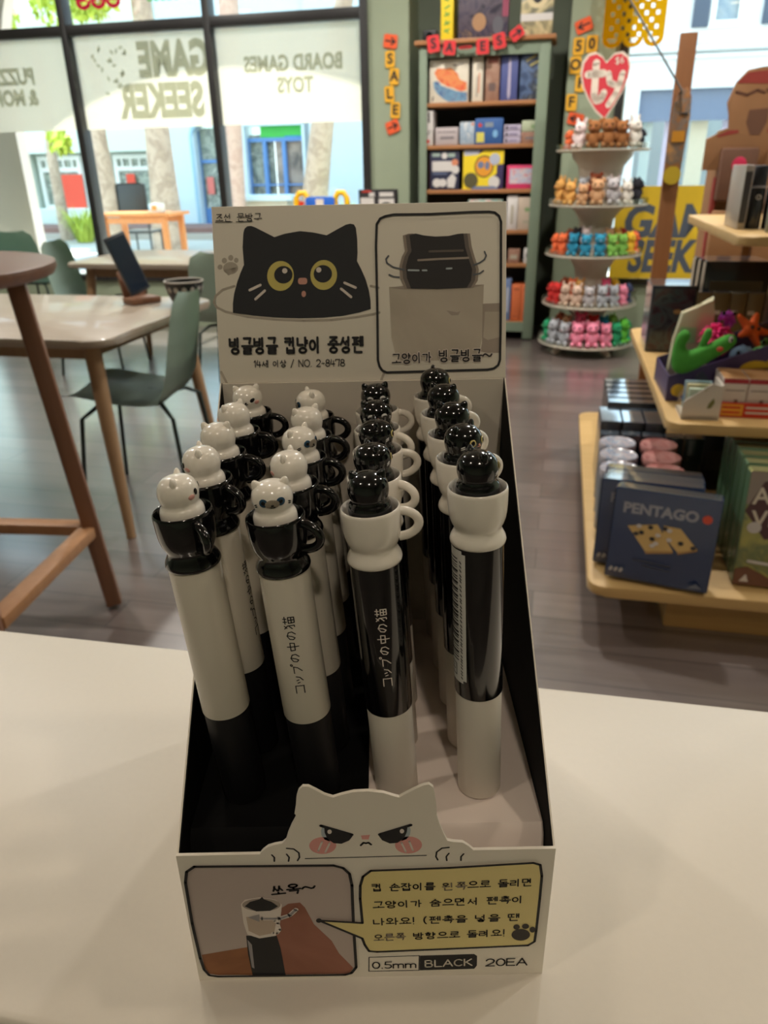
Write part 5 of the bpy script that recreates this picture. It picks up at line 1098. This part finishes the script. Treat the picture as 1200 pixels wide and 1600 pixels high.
# ------------------------------------------------------------------ wooden display island with games and toys
PLY = wood('birch_ply', (206, 172, 116), (184, 148, 92), .45, 'X', 2.5); PLYDARK = wood('ply_edge', (196, 158, 98), (166, 126, 72), .5, 'X', 3)
gd = thing('display_island', 'birch plywood display island with three shelf levels of games and toys', 'display stand', W(.85, 2.7, 0), YAW)
def deck(x0, y0, x1, y1, z, t, name):
    MB().prism(rrect(x0 - .85, y0 - 2.7, x1 - .85, y1 - 2.7, .05, 6), t, PLY, T(0, 0, z - t), bev=.006).build(name, gd)
deck(.150, 1.885, 1.55, 3.55, .16, .032, 'lower_shelf'); deck(.345, 2.19, 1.36, 3.62, .55, .030, 'middle_shelf'); deck(.475, 2.30, 1.23, 3.30, 1.05, .026, 'upper_shelf')
MB().box((.0, .0, .062), (.94, 1.46, .124), PLYDARK, bev=.003).build('plinth', gd)
MB().box((.0, .22, .60), (.05, .84, .84), PLYDARK).build('spine_panel', gd)
MB().box((-.04, .72, .34), (.76, .03, .35), PLYDARK).build('rear_panel', gd)
PB = mat('game_navy', (40, 56, 92), .22, coat=.6, var=.05); PBD = mat('game_navy_side', (28, 34, 52), .2, coat=.6); SHRINK = mat('shrink_wrap_sheen', (176, 190, 204), .10, coat=1.0, var=.1, spec=1.0)  # wrap top: pale blue tint stands in for the window's reflection
BOARDP = K('board_sand', (206, 172, 110), .4); BRD2 = K('board_edge', (170, 130, 76), .4); BALL = K('marble_black', (36, 36, 42), .3)
pent = [('t', 'PENTAGO', .45, .79, .150, K('title_grey', (150, 150, 160), .4), 0, .0016, 1.06), ('c', .885, .785, .045, 1, K('title_red', (206, 76, 52), .4)),
        ('p', [(.16, .60), (.44, .66), (.62, .40), (.36, .35)], BOARDP), ('p', [(.36, .35), (.62, .40), (.62, .375), (.37, .325)], BRD2), ('p', [(.50, .66), (.66, .65), (.84, .46), (.78, .42), (.66, .40), (.50, .56)], BOARDP), ('p', [(.66, .40), (.84, .46), (.84, .44), (.67, .375)], BRD2)] + \
       [('c', x, y, .026, .8, BALL) for x, y in ((.30, .55), (.25, .53), (.38, .62), (.41, .50), (.68, .50), (.80, .47), (.52, .63))] + [('c', x, y, .026, .8, PALE) for x, y in ((.27, .62), (.46, .55), (.42, .43), (.57, .52), (.56, .62), (.45, .46))] + \
       [('l', [(.26, .25), (.62, .23)], .012, PBD), ('l', [(.36, .20), (.62, .18)], .012, PBD), ('l', [(.05, .10), (.06, .12)], .03, PALE), ('l', [(.10, .10), (.11, .12)], .03, PALE), ('l', [(.15, .10), (.16, .12)], .03, PALE), ('p', [(.80, .04), (.94, .05), (.88, .10)], K('logo_grey', (100, 104, 116), .4))]
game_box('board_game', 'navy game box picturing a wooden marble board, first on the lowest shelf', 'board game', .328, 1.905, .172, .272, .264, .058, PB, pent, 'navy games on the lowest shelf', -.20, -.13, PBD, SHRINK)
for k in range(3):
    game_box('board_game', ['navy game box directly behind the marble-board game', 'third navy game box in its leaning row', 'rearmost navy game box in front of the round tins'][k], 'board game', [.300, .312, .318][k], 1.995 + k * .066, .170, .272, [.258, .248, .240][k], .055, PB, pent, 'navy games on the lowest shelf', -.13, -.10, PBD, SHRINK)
TINB = mat('tin_navy', (46, 50, 70), .3, coat=.3); LIDB = blotch('tin_lid_floral', [(150, 170, 190), (190, 176, 176), (120, 140, 166), (206, 200, 200)], 40, .18, 1); LIDP = blotch('tin_lid_pink', [(186, 120, 116), (206, 150, 144), (160, 96, 96)], 30, .18, 1)
for c, (u, lid, nm) in enumerate(((.236, LIDB, 'pale floral'), (.371, LIDP, 'pink'))):
    for k in range(3):
        r = thing('round_tin', ['%s-lidded round tin closest to the navy games', '%s-lidded round tin in the middle of its row', '%s-lidded round tin closest to the small cartons'][k] % nm, 'tin', W(u + .004 * k, 2.278 + k * .1235, .161), YAW, 'round tins on the lowest shelf')
        inst('tin_body', cache('tinb', lambda: MB().lathe([(0, 0), (.057, 0), (.059, .003), (.059, .195), (0, .195)], TINB, n=40).mesh('tin_body')), r)
        inst('lid', cache('tinl%d' % c, lambda: MB().lathe([(.0595, .18), (.0610, .182), (.0610, .206), (.059, .2095), (.055, .208), (.053, .2065), (0, .2065)], lid, n=40).mesh('lid')), r)
GLOSSTOP = mat('carton_top_sheen', (186, 206, 228), .10, coat=1.0, spec=1.0, var=.25, scale=12)  # bluish metallic colour carries the window sheen on the carton tops
for m_ in (SHRINK, GLOSSTOP):
    m_.node_tree.nodes['Principled BSDF'].inputs['Coat IOR'].default_value = 2.4; m_.node_tree.nodes['Principled BSDF'].inputs['Metallic'].default_value = .85; DKBOX = mat('carton_dark', (40, 42, 50), .25, coat=.5); DKG = mat('carton_dark_green', (34, 44, 42), .25, coat=.5)
for k, (u, w) in enumerate(((.222, .066), (.294, .068), (.366, .07), (.437, .068), (.505, .066))):
    game_box('card_game', '%s small dark carton in the short row behind the round tins' % ['first', 'second', 'third', 'fourth', 'fifth and last'][k], 'card game', u, 2.590, .161, w - .003, .212, .045, DKBOX if k < 4 else DKG, [('r', .1, .2, .9, .7, DKG)], 'small cartons behind the tins', 0, 0, DKBOX, GLOSSTOP)
for k, u in enumerate((.227, .304, .380)):
    game_box('card_game', '%s deep shiny carton in the middle row on the lowest shelf' % ['first', 'second', 'third'][k], 'card game', u, 2.645, .161, .071, .242, .18, DKBOX, (), 'deep shiny cartons', 0, 0, DKBOX, GLOSSTOP)
for k in range(5):
    game_box('card_game', '%s flat shiny box standing on edge at the back of the lowest shelf' % ['first', 'second', 'third', 'fourth', 'fifth'][k], 'card game', .318, 2.835 + k * .066, .161, .19, .258 + .002 * k, .056, DKBOX, (), 'flat boxes at the back', 0, 0, DKBOX, GLOSSTOP)
game_box('board_game', 'tall black box half hidden in the shade under the middle shelf', 'board game', .62, 2.66, .161, .14, .25, .3, mat('carton_black', (20, 20, 22), .3), [('r', .1, .3, .9, .6, K('shade_grey', (52, 50, 48)))])
MEADOW = blotch('art_meadow', [(150, 146, 84), (118, 128, 88), (176, 170, 96), (120, 110, 90)], 9, .35, 1.2); VENT_TOP = mat('venture_green', (92, 122, 92), .3, coat=.5, var=.2); VENT_TOP2 = mat('venture_top', (120, 118, 80), .3, coat=.5, var=.1)
game_box('board_game', 'green meadow game box with hand-lettered title, first of the green row', 'board game', .690, 1.955, .168, .30, .325, .055, MEADOW,
    [('r', 0, .72, 1, 1, K('meadow_sky', (150, 138, 128))), ('p', [(.0, .66), (.12, .92), (.6, .98), (1, .9), (1, .45), (.5, .48), (.2, .42), (.1, .54)], K('title_maroon', (84, 56, 56))), ('t', 'A W', .26, .80, .20, CREAM, .08, .001), ('t', 'VEN', .27, .60, .20, CREAM, .06, .001), ('c', .1, .52, .06, .9, PALE), ('c', .55, .38, .11, .7, K('plum_blue', (62, 60, 92))),
     ('p', [(0, 0), (.0, .14), (.1, .17), (.3, .08), (.42, 0)], K('earth', (112, 74, 56))), ('p', [(.05, .03), (.13, .03), (.1, .1)], PALE), ('l', [(.1, .22), (.35, .20)], .03, PALE)], 'green meadow games', -.04, -.10, VENT_TOP, VENT_TOP2)
for k in range(5): game_box('board_game', '%s green meadow game box, behind the hand-lettered one' % ['second', 'third', 'fourth', 'fifth', 'sixth'][k], 'board game', .692, 2.02 + .062 * k, .168, .30, .325, .053, VENT_TOP, (), 'green meadow games', -.04, -.10, VENT_TOP, VENT_TOP2)

# middle shelf
MZ = .551
game_box('toy_box', 'dark windowed toy box with a glossy top at the back corner of the middle shelf', 'toy box', .445, 3.12, MZ, .165, .255, .20, mat('toybox_dark', (44, 46, 56), .2, coat=.6), [('r', .06, .04, .94, .96, blotch('art_toybox', [(40, 40, 50), (64, 78, 84), (66, 46, 54), (36, 32, 40)], 12, .12, 1.4)), ('c', .62, .62, .09, .6, K('gold_dim', (150, 120, 80)))], None, 0, 0, mat('toybox_side', (130, 140, 150), .15, coat=.6), SHRINK)
for k in range(4):
    game_box('toy_box', '%s olive-brown hanging toy pack behind the plush tray' % ['first', 'second', 'third', 'fourth'][k], 'toy box', .556 + .060 * k, 3.10, MZ, .056, .235, .05, mat('pack_olive', (104, 90, 62), .3, var=.2), [('r', .1, .1, .9, .62, blotch('art_pack', [(70, 60, 48), (120, 104, 70), (60, 50, 44)], 20, .3, 1)), ('r', .1, .66, .5, .72, PALE)], 'olive toy packs', 0, 0, None, SHRINK)
for k in range(3):
    game_box('board_game', '%s black boxed game with a gold label behind the toy packs' % ['first', 'second', 'third'][k], 'board game', .680 - .010 * k, 3.22 + k * .062, MZ, .24, .335, .055, mat('blackgame', (26, 26, 30), .2, coat=.5), [('r', .1, .55, .9, .78, K('label_gold', (92, 82, 58))), ('p', [(.08, .5), (.3, .58), (.5, .52), (.7, .58), (.92, .5), (.8, .44), (.2, .44)], K('label_black', (14, 14, 16)))], 'black games behind the packs', 0, 0, K('side_sand', (176, 160, 140)), SHRINK)
# purple tray of plush toys, running back from the corner
PURPLE = mat('tray_purple', (62, 48, 96), .4, coat=.2)
ta, tb_ = Vector((.362, 2.425)), Vector((.722, 2.435)); td = (tb_ - ta); tl = td.length; tang = math.atan2(td.y, td.x)
tr = thing('toy_tray', 'purple cardboard counter tray with a yellow oval badge, filled with soft toys', 'display tray', W(ta.x, ta.y, MZ), YAW + tang)
MB().prism([(0, 0), (tl, 0), (tl, .215), (tl * .5, .145), (0, .078)], .004, PURPLE, XZ).build('side_panel', tr)
MB().box((0.003, .131, .039), (.004, .25, .078), PURPLE).build('front_panel', tr); MB().box((tl - .003, .131, .15), (.004, .25, .30), mat('tray_yellow', (214, 166, 50), .5)).build('back_panel', tr)
MB().box((tl / 2, .13, .003), (tl - .014, .25, .006), PURPLE).build('base_panel', tr); MB().prism([(0, 0), (tl, 0), (tl, .215), (tl * .5, .145), (0, .078)], .004, PURPLE, T(0, .262, 0) @ XZ).build('side_panel', tr)
BZ = .105
ov = MB().flat(circ(tl * .70, BZ, .050, .030), mat('badge_yellow', (214, 176, 44), .5), XZ, .0046); ov.flat([(tl * .70 + .02, BZ + .022), (tl * .70 + .036, BZ + .045), (tl * .70 + .040, BZ + .012)], MATS['badge_yellow'], XZ, .0046); ov.strokes([[(tl * .70 - .032, BZ - .002), (tl * .70 - .01, BZ), (tl * .70 + .032, BZ + .003)]], .013, K('badge_brown', (120, 80, 40)), XZ, .005); ov.flat(circ(.035, .035, .022, .020), MATS['badge_yellow'], XZ, .0046)
ov.build('badge_print', tr)
def place_w(x, y, z): return W(ta.x + x * math.cos(tang) - y * math.sin(tang), ta.y + x * math.sin(tang) + y * math.cos(tang), MZ + z)
DINO = mat('dino_green', (70, 150, 54), .95, var=.15, scale=80, bump=.4)
def skin_body(name, pts, parent, m, sub=2):
    me = bpy.data.meshes.new(name); me.from_pydata([p[0] for p in pts], [(p[2], i) for i, p in enumerate(pts) if p[2] is not None], [])
    o = bpy.data.objects.new(name, me); COL.objects.link(o); o.parent = parent
    sk = o.modifiers.new('skin', 'SKIN'); l = me.skin_vertices[0].data
    for i, p in enumerate(pts): l[i].radius = (p[1], p[1])
    l[0].use_root = True
    s_ = o.modifiers.new('smooth', 'SUBSURF'); s_.levels = sub; s_.render_levels = sub
    bpy.context.view_layer.update(); ev = bpy.data.meshes.new_from_object(o.evaluated_get(bpy.context.evaluated_depsgraph_get()))
    o.modifiers.clear(); o.data = ev; bpy.data.meshes.remove(me); ev.materials.clear(); ev.materials.append(m)
    for p in ev.polygons: p.use_smooth = True; p.material_index = 0
    return o
dn = thing('plush_dinosaur', 'bright green soft dinosaur with raised paws lying over the corner of the purple tray', 'plush toy', place_w(.012, -.016, .112), YAW + .02); dn.scale = (.70, .70, .80)
skin_body('dinosaur_body', [((.02, 0, .0), .040, None), ((.07, 0, .022), .036, 0), ((.125, 0, .052), .030, 1), ((.185, 0, .090), .034, 2), ((.235, 0, .120), .026, 3), ((-.01, 0, -.012), .034, 0),
    ((.005, .01, .06), .026, 0), ((.012, .012, .115), .030, 6), ((.048, .012, .128), .022, 7), ((.10, .01, .075), .016, 2), ((.115, .01, .115), .020, 9), ((.125, .012, .150), .018, 10)], dn, DINO)
MB().ell((.205, -.032, .115), (.010, .006, .012), PALE).ell((.207, -.037, .114), (.005, .004, .007), NOSE).build('eye', dn); MB().ell((.168, -.032, .078), (.014, .006, .009), mat('dino_mouth', (206, 80, 60), .6)).build('mouth', dn)
def fuzzy(name, label, loc, m, spikes, rad, ln, seed, rz=0.0, eye=True):
    r = thing(name, label, 'plush toy', loc, rz); rr = random.Random(seed); b = MB(); b.ell((0, 0, 0), (rad * 1.3, rad, rad), m, n=16, h=10)
    for _ in range(spikes):
        d = Vector((rr.gauss(0, 1), rr.gauss(0, 1), rr.gauss(0, 1))).normalized(); b.tube([d * rad * .8, d * (rad + ln * .6) + Vector((0, 0, -.004)), d * (rad + ln) + Vector((0, 0, -.012))], [.006, .004, .0015], m, n=6)
    b.build('plush_body', r)
    if eye:
        for s in (-1, 1): MB().ell((s * .016, -rad * .92, .012), (.006, .005, .007), NOSE, n=10, h=6).build('eye', r)
def starfish(label, loc, m, R_, rot):
    r = thing('plush_starfish', label, 'plush toy', loc, rot=rot); pts = [((0, 0, 0), R_ * .30, None)]
    for k in range(5):
        a = 2 * PI * k / 5; n0 = len(pts); pts += [((R_ * .5 * math.cos(a), R_ * .5 * math.sin(a), 0), R_ * .20, 0), ((R_ * math.cos(a), R_ * math.sin(a), .006), R_ * .10, n0)]
    skin_body('starfish_body', pts, r, m)
    for s in (-1, 1): MB().ell((s * .012, -.004, R_ * .29), (.006, .006, .004), NOSE, n=10, h=6).build('eye', r)
fuzzy('soft_toy', 'shaggy hot pink soft toy at the open end of the purple tray', place_w(.145, .10, .185), mat('pink_fur', (226, 40, 120), .9, var=.2, scale=60), 130, .030, .024, 4, YAW)
starfish('orange soft starfish with a long arm reaching over the purple tray', place_w(.255, .14, .20), mat('starfish_orange', (226, 100, 44), .95, var=.15, scale=60, bump=.3), .066, (.9, .25, YAW + .35))
starfish('second orange soft toy lying at the far end of the purple tray', place_w(.315, .06, .185), mat('starfish_orange', (226, 100, 44), .95), .040, (.9, 0, YAW + 1.0))
fuzzy('soft_toy', 'pale blue and grey soft toy in the middle of the purple tray', place_w(.215, .045, .14), mat('fish_blue', (110, 136, 166), .9, var=.25, scale=50), 20, .028, .010, 5, YAW)
fuzzy('soft_toy', 'small green soft toy beside the orange starfish', place_w(.312, .15, .150), mat('caterpillar_green', (92, 140, 62), .9, var=.2, scale=60), 16, .018, .008, 6, YAW)
fuzzy('soft_toy', 'green soft toy peeking over the yellow oval badge', place_w(.265, .036, .150), mat('lizard_green', (96, 160, 80), .9, var=.2, scale=60), 10, .020, .006, 9, YAW)
fuzzy('soft_toy', 'violet soft toy behind the hot pink shaggy one', place_w(.185, .17, .235), mat('bird_violet', (186, 66, 190), .9, var=.2, scale=60), 24, .016, .012, 8, YAW)
pk = thing('cellophane_pack', 'cream folded cellophane pack standing at the back of the dinosaur', 'packet', place_w(.075, .20, .008), YAW + .08)
MB().prism([(-.055, 0), (.06, .0), (.075, .11), (.068, .24), (.06, .285), (.035, .26), (-.005, .245), (-.03, .235), (-.045, .15)], .03, mat('cellophane_cream', (206, 200, 168), .25, coat=.5, var=.1, scale=14), XZ, .005).build('packet', pk)
MB().box((-.005, -.032, .165), (.05, .002, .05), mat('mint_tag', (160, 216, 160), .5)).build('tag_print', pk)
# small white carton with a sloping clear lid, and the red and white packs
wc = thing('counter_carton', 'white display carton with a sloping clear lid at the front corner of the middle shelf', 'carton', W(.4375, 2.235, MZ), YAW + .02)
WCM = mat('carton_offwhite', (206, 196, 186), .45, var=.04, scale=15)
YZM = Matrix(((0, 0, 1, 0), (1, 0, 0, 0), (0, 1, 0, 0), (0, 0, 0, 1)))
MB().prism([(0, 0), (.105, 0), (.105, .012), (0, .012)], .104, WCM, T(-.052, 0, 0) @ YZM).prism([(-.052, 0), (.052, 0), (.052, .10), (.02, .108), (-.045, .058), (-.052, .05)], .004, WCM, XZ @ T(0, 0, -.004)).box((.05, .052, .052), (.004, .105, .104), WCM).build('carton', wc)
MB().poly([(-.052, 0, .052), (.018, 0, .108), (.018, .15, .108), (-.052, .15, .052)], CLEAR).poly([(-.052, 0, .004), (-.052, 0, .052), (-.052, .15, .052), (-.052, .15, .004)], CLEAR).build('clear_lid', wc)
for k in range(3): MB().box((.0, .02 + .035 * k, .048), (.075, .012, .088 if k else .08), [mat('card_mint', (190, 206, 186), .4), mat('card_cream', (206, 196, 160), .4), mat('card_blue', (150, 176, 190), .4)][k], RY(0)).build('picture_card', wc)
MB().flat([(.018, .05), (.03, .066), (.034, .052), (.026, .036), (.014, .034)], K('olive_leaf', (120, 118, 70)), XZ, .0006).flat([(.0, .09), (.012, .098), (.004, .082)], K('leaf_faint', (176, 172, 150)), XZ, .0006).build('leaf_print', wc)
RW = mat('pack_white', (206, 192, 184), .45, var=.04)
for k, u in enumerate((.531, .600, .669)):
    game_box('toy_box', '%s red and white carton in the front row of the middle shelf' % ['first', 'second', 'third'][k], 'toy box', u, 2.285, MZ, .067, .112, .13, RW,
        [('r', 0, .88, 1, 1, K('pack_red', (170, 44, 56))), ('l', [(.12, .70), (.88, .70)], .05, K('faint_print', (150, 136, 132))), ('c', .6, .42, .09, .8, K('sketch_brown', (120, 86, 74))), ('l', [(.4, .36), (.8, .36)], .04, K('faint_print', (150, 136, 132)))], 'red and white cartons', 0, 0, RW, K('pack_tan_top', (176, 130, 84)))
pr = thing('price_strip', 'red and yellow price strip running along the foot of the red and white cartons', 'price strip', W(.60, 2.278, MZ), YAW)
MB().box((0, 0, .022), (.215, .003, .044), mat('strip_red', (200, 54, 36), .5)).build('strip', pr)
sp_ = MB().box((-.07, -.002, .022), (.06, .001, .034), mat('strip_yellow', (226, 160, 44), .5)).box((.07, -.002, .022), (.03, .001, .026), K('strip_grey', (150, 140, 140)))
for z in (.030, .015): sp_.strokes([[(-.095, z), (-.05, z)]], .006, K('strip_red2', (200, 54, 36)), XZ, .0032).strokes([[(-.03, z), (.045, z)]], .006, PALE, XZ, .0022)
sp_.build('strip_print', pr)
# upper shelf
UZ = 1.051
game_box('toy_box', 'tall white-sided carton at the open end of the upper shelf', 'toy box', .522, 2.545, UZ, .022, .175, .20, mat('carton_silver', (166, 158, 150), .3, var=.12, scale=10), [('r', .1, .1, .9, .9, K('carton_charcoal', (60, 60, 66)))])  # dark print on the narrow carton front
for k in range(4):
    r = thing('bottle_pack', '%s black capped bottle in the row on the upper shelf' % ['first', 'second', 'third', 'fourth'][k], 'bottle', W(.560 + .045 * k, 2.575, UZ), YAW, 'black bottles on the upper shelf')
    inst('bottle', cache('btl', lambda: MB().lathe([(0, 0), (.020, 0), (.021, .003), (.021, .108), (.017, .116), (0, .116)], mat('bottle_dark', (28, 28, 34), .25, coat=.4), n=24).mesh('bottle')), r)
    inst('cap', cache('btc', lambda: MB().lathe([(0, .116), (.019, .116), (.0195, .119), (.0195, .168), (.017, .173), (0, .174)], mat('bottle_cap', (38, 40, 48), .3), n=24).mesh('cap')), r)
    inst('neck_band', cache('btb', lambda: MB().lathe([(.0175, .113), (.0205, .114), (.0205, .118), (.0175, .119)], mat('bottle_band', (150, 150, 160), .3), n=24).mesh('neck_band')), r)
    inst('ring_print', cache('btr', lambda: MB().tube([(.006 * math.cos(a), -.0215, .088 + .006 * math.sin(a)) for a in [2 * PI * i / 14 for i in range(14)]], .0016, mat('bottle_mark', (170, 166, 160), .4), closed=True, n=6).mesh('ring_print')), r)
fr = thing('framed_picture', 'small dark framed picture standing in front of the black bottles', 'picture frame', W(.640, 2.43, UZ), rot=(-.06, 0, YAW))
FRM = mat('frame_silver', (140, 146, 140), .3)
MB().box((0, 0, .058), (.15, .014, .116), FRM, bev=.003).build('frame', fr); MB().box((.004, -.0075, .062), (.13, .002, .092), blotch('art_photo', [(44, 44, 42), (84, 82, 76), (60, 58, 50), (110, 106, 100)], 24, .3, 1)).build('picture', fr); MB().box((.004, -.0078, .012), (.13, .002, .008), K('plate_sand', (150, 136, 100))).build('caption_strip', fr)

# ------------------------------------------------------------------ wooden post, its cord and the brown cardboard stand
POSTW = wood('post_wood', (150, 100, 62), (126, 80, 46), .5, 'Z', 2.5)
pq = thing('display_post', 'tall brown wooden post with a painted plaque rising behind the display island', 'post', W(.455, 3.72, 0), rot=(0, 0, YAW))
MB().box((0, 0, .855), (.068, .03, 1.71), POSTW, RY(-.006), .004).build('post_board', pq)
MB().box((0, 0, .012), (.26, .30, .024), POSTW, bev=.004).build('foot_plate', pq)
MB().prism([(-.035, .0), (.030, .0), (.034, .10), (.04, .24), (.036, .31), (.015, .345), (-.012, .335), (-.03, .29), (-.036, .14)], .012, blotch('plaque_paint', [(176, 124, 76), (150, 104, 66), (120, 110, 104), (186, 140, 90)], 14, .45, 1), T(-.006, -.016, 1.17) @ XZ, .003).build('plaque', pq)
MB().lathe([(0, 0), (.036, 0), (.036, .004), (0, .004)], mat('plaque_yellow', (190, 164, 40), .6), T(-.008, -.029, 1.185) @ RX(PI / 2), n=24).build('painted_badge', pq)
MB().box((-.004, -.031, 1.335), (.05, .003, .042), mat('plaque_amber', (200, 138, 36), .6)).build('painted_badge', pq); MB().ell((.01, -.03, 1.42), (.016, .003, .005), INKD).build('painted_mark', pq)
MB().lathe([(0, 0), (.006, 0), (.006, .02), (0, .022)], mat('hook_metal', (120, 120, 124), .3, 1.0), T(-.018, -.030, 1.495) @ RX(PI / 2), n=12).build('hook', pq)
a_, c_ = W(.440, 3.672, 1.503), W(-.87, 3.45, CEIL)
cdo = MB().tube([a_, a_.lerp(c_, .3), a_.lerp(c_, .6), c_], .0042, mat('grey_cord', (120, 122, 124), .6), n=8).build('cord')
tag(cdo, 'grey cord running diagonally from the wooden post up to the ceiling', 'cord')
KRAFT = mat('kraft_card', (150, 108, 72), .7, var=.08, scale=10); KRAFTD = mat('kraft_dark', (104, 70, 52), .7, var=.08); MARN = mat('print_marsala', (146, 54, 46), .65)
cs = thing('cardboard_stand', 'brown cardboard shop display stand with a rounded red-banded crown', 'display stand', W(.875, 4.02, 0), YAW)
MB().box((0, .10, .60), (.40, .26, 1.2), KRAFT).build('carcass', cs)
crown = [(-.19, 1.20), (-.19, 1.33), (-.15, 1.345), (-.145, 1.36), (-.10, 1.37), (-.11, 1.42), (-.125, 1.47), (-.10, 1.55), (-.06, 1.595), (0, 1.605), (.06, 1.605), (.11, 1.58), (.14, 1.52), (.135, 1.45), (.12, 1.40), (.15, 1.38), (.19, 1.36), (.19, 1.20)]
ck = MB().prism(crown, .02, KRAFT, T(0, -.02, 0) @ XZ, .003).build('crown_panel', cs, (-.075, 0, 0))
kb = MB(); kb.flat([(-.10, 1.545), (-.06, 1.585), (.06, 1.593), (.10, 1.575), (.115, 1.535)], MARN, XZ, .041); kb.strokes([[(-.095, 1.51), (-.05, 1.498), (-.01, 1.515), (.02, 1.505)], [(.03, 1.515), (.06, 1.50), (.11, 1.515)]], .012, K('crown_script', (96, 60, 44)), XZ, .041)
kb.flat([(-.03, 1.44), (.05, 1.445), (.05, 1.39), (.03, 1.34), (-.01, 1.34), (-.035, 1.39)], KRAFTD, XZ, .041); kb.flat([(-.15, 1.34), (-.10, 1.362), (-.06, 1.362), (-.06, 1.35), (-.14, 1.335)], MARN, XZ, .041); kb.flat([(.06, 1.365), (.12, 1.385), (.17, 1.372), (.17, 1.355), (.06, 1.35)], MARN, XZ, .041)
kb.build('crown_print', ck)
for k, (z, m_) in enumerate(((1.12, KRAFTD), (.86, KRAFT), (.60, KRAFT))):
    p_ = MB().box((-.12, -.06, z + .06), (.155, .07, .22), m_, bev=.012).build('pocket', cs)
    MB().ell((-.12, -.096, z + .10), (.032, .003, .034), [mat('rose_red', (206, 40, 84), .6), KRAFTD, MARN][k], n=14, h=8).build('emblem', p_)
    MB().box((.09, -.05, z + .05), (.18, .06, .24), KRAFT, bev=.012).build('pocket', cs)
MB().box((-.195, -.02, .62), (.02, .05, 1.1), MARN).build('edge_strip', cs)
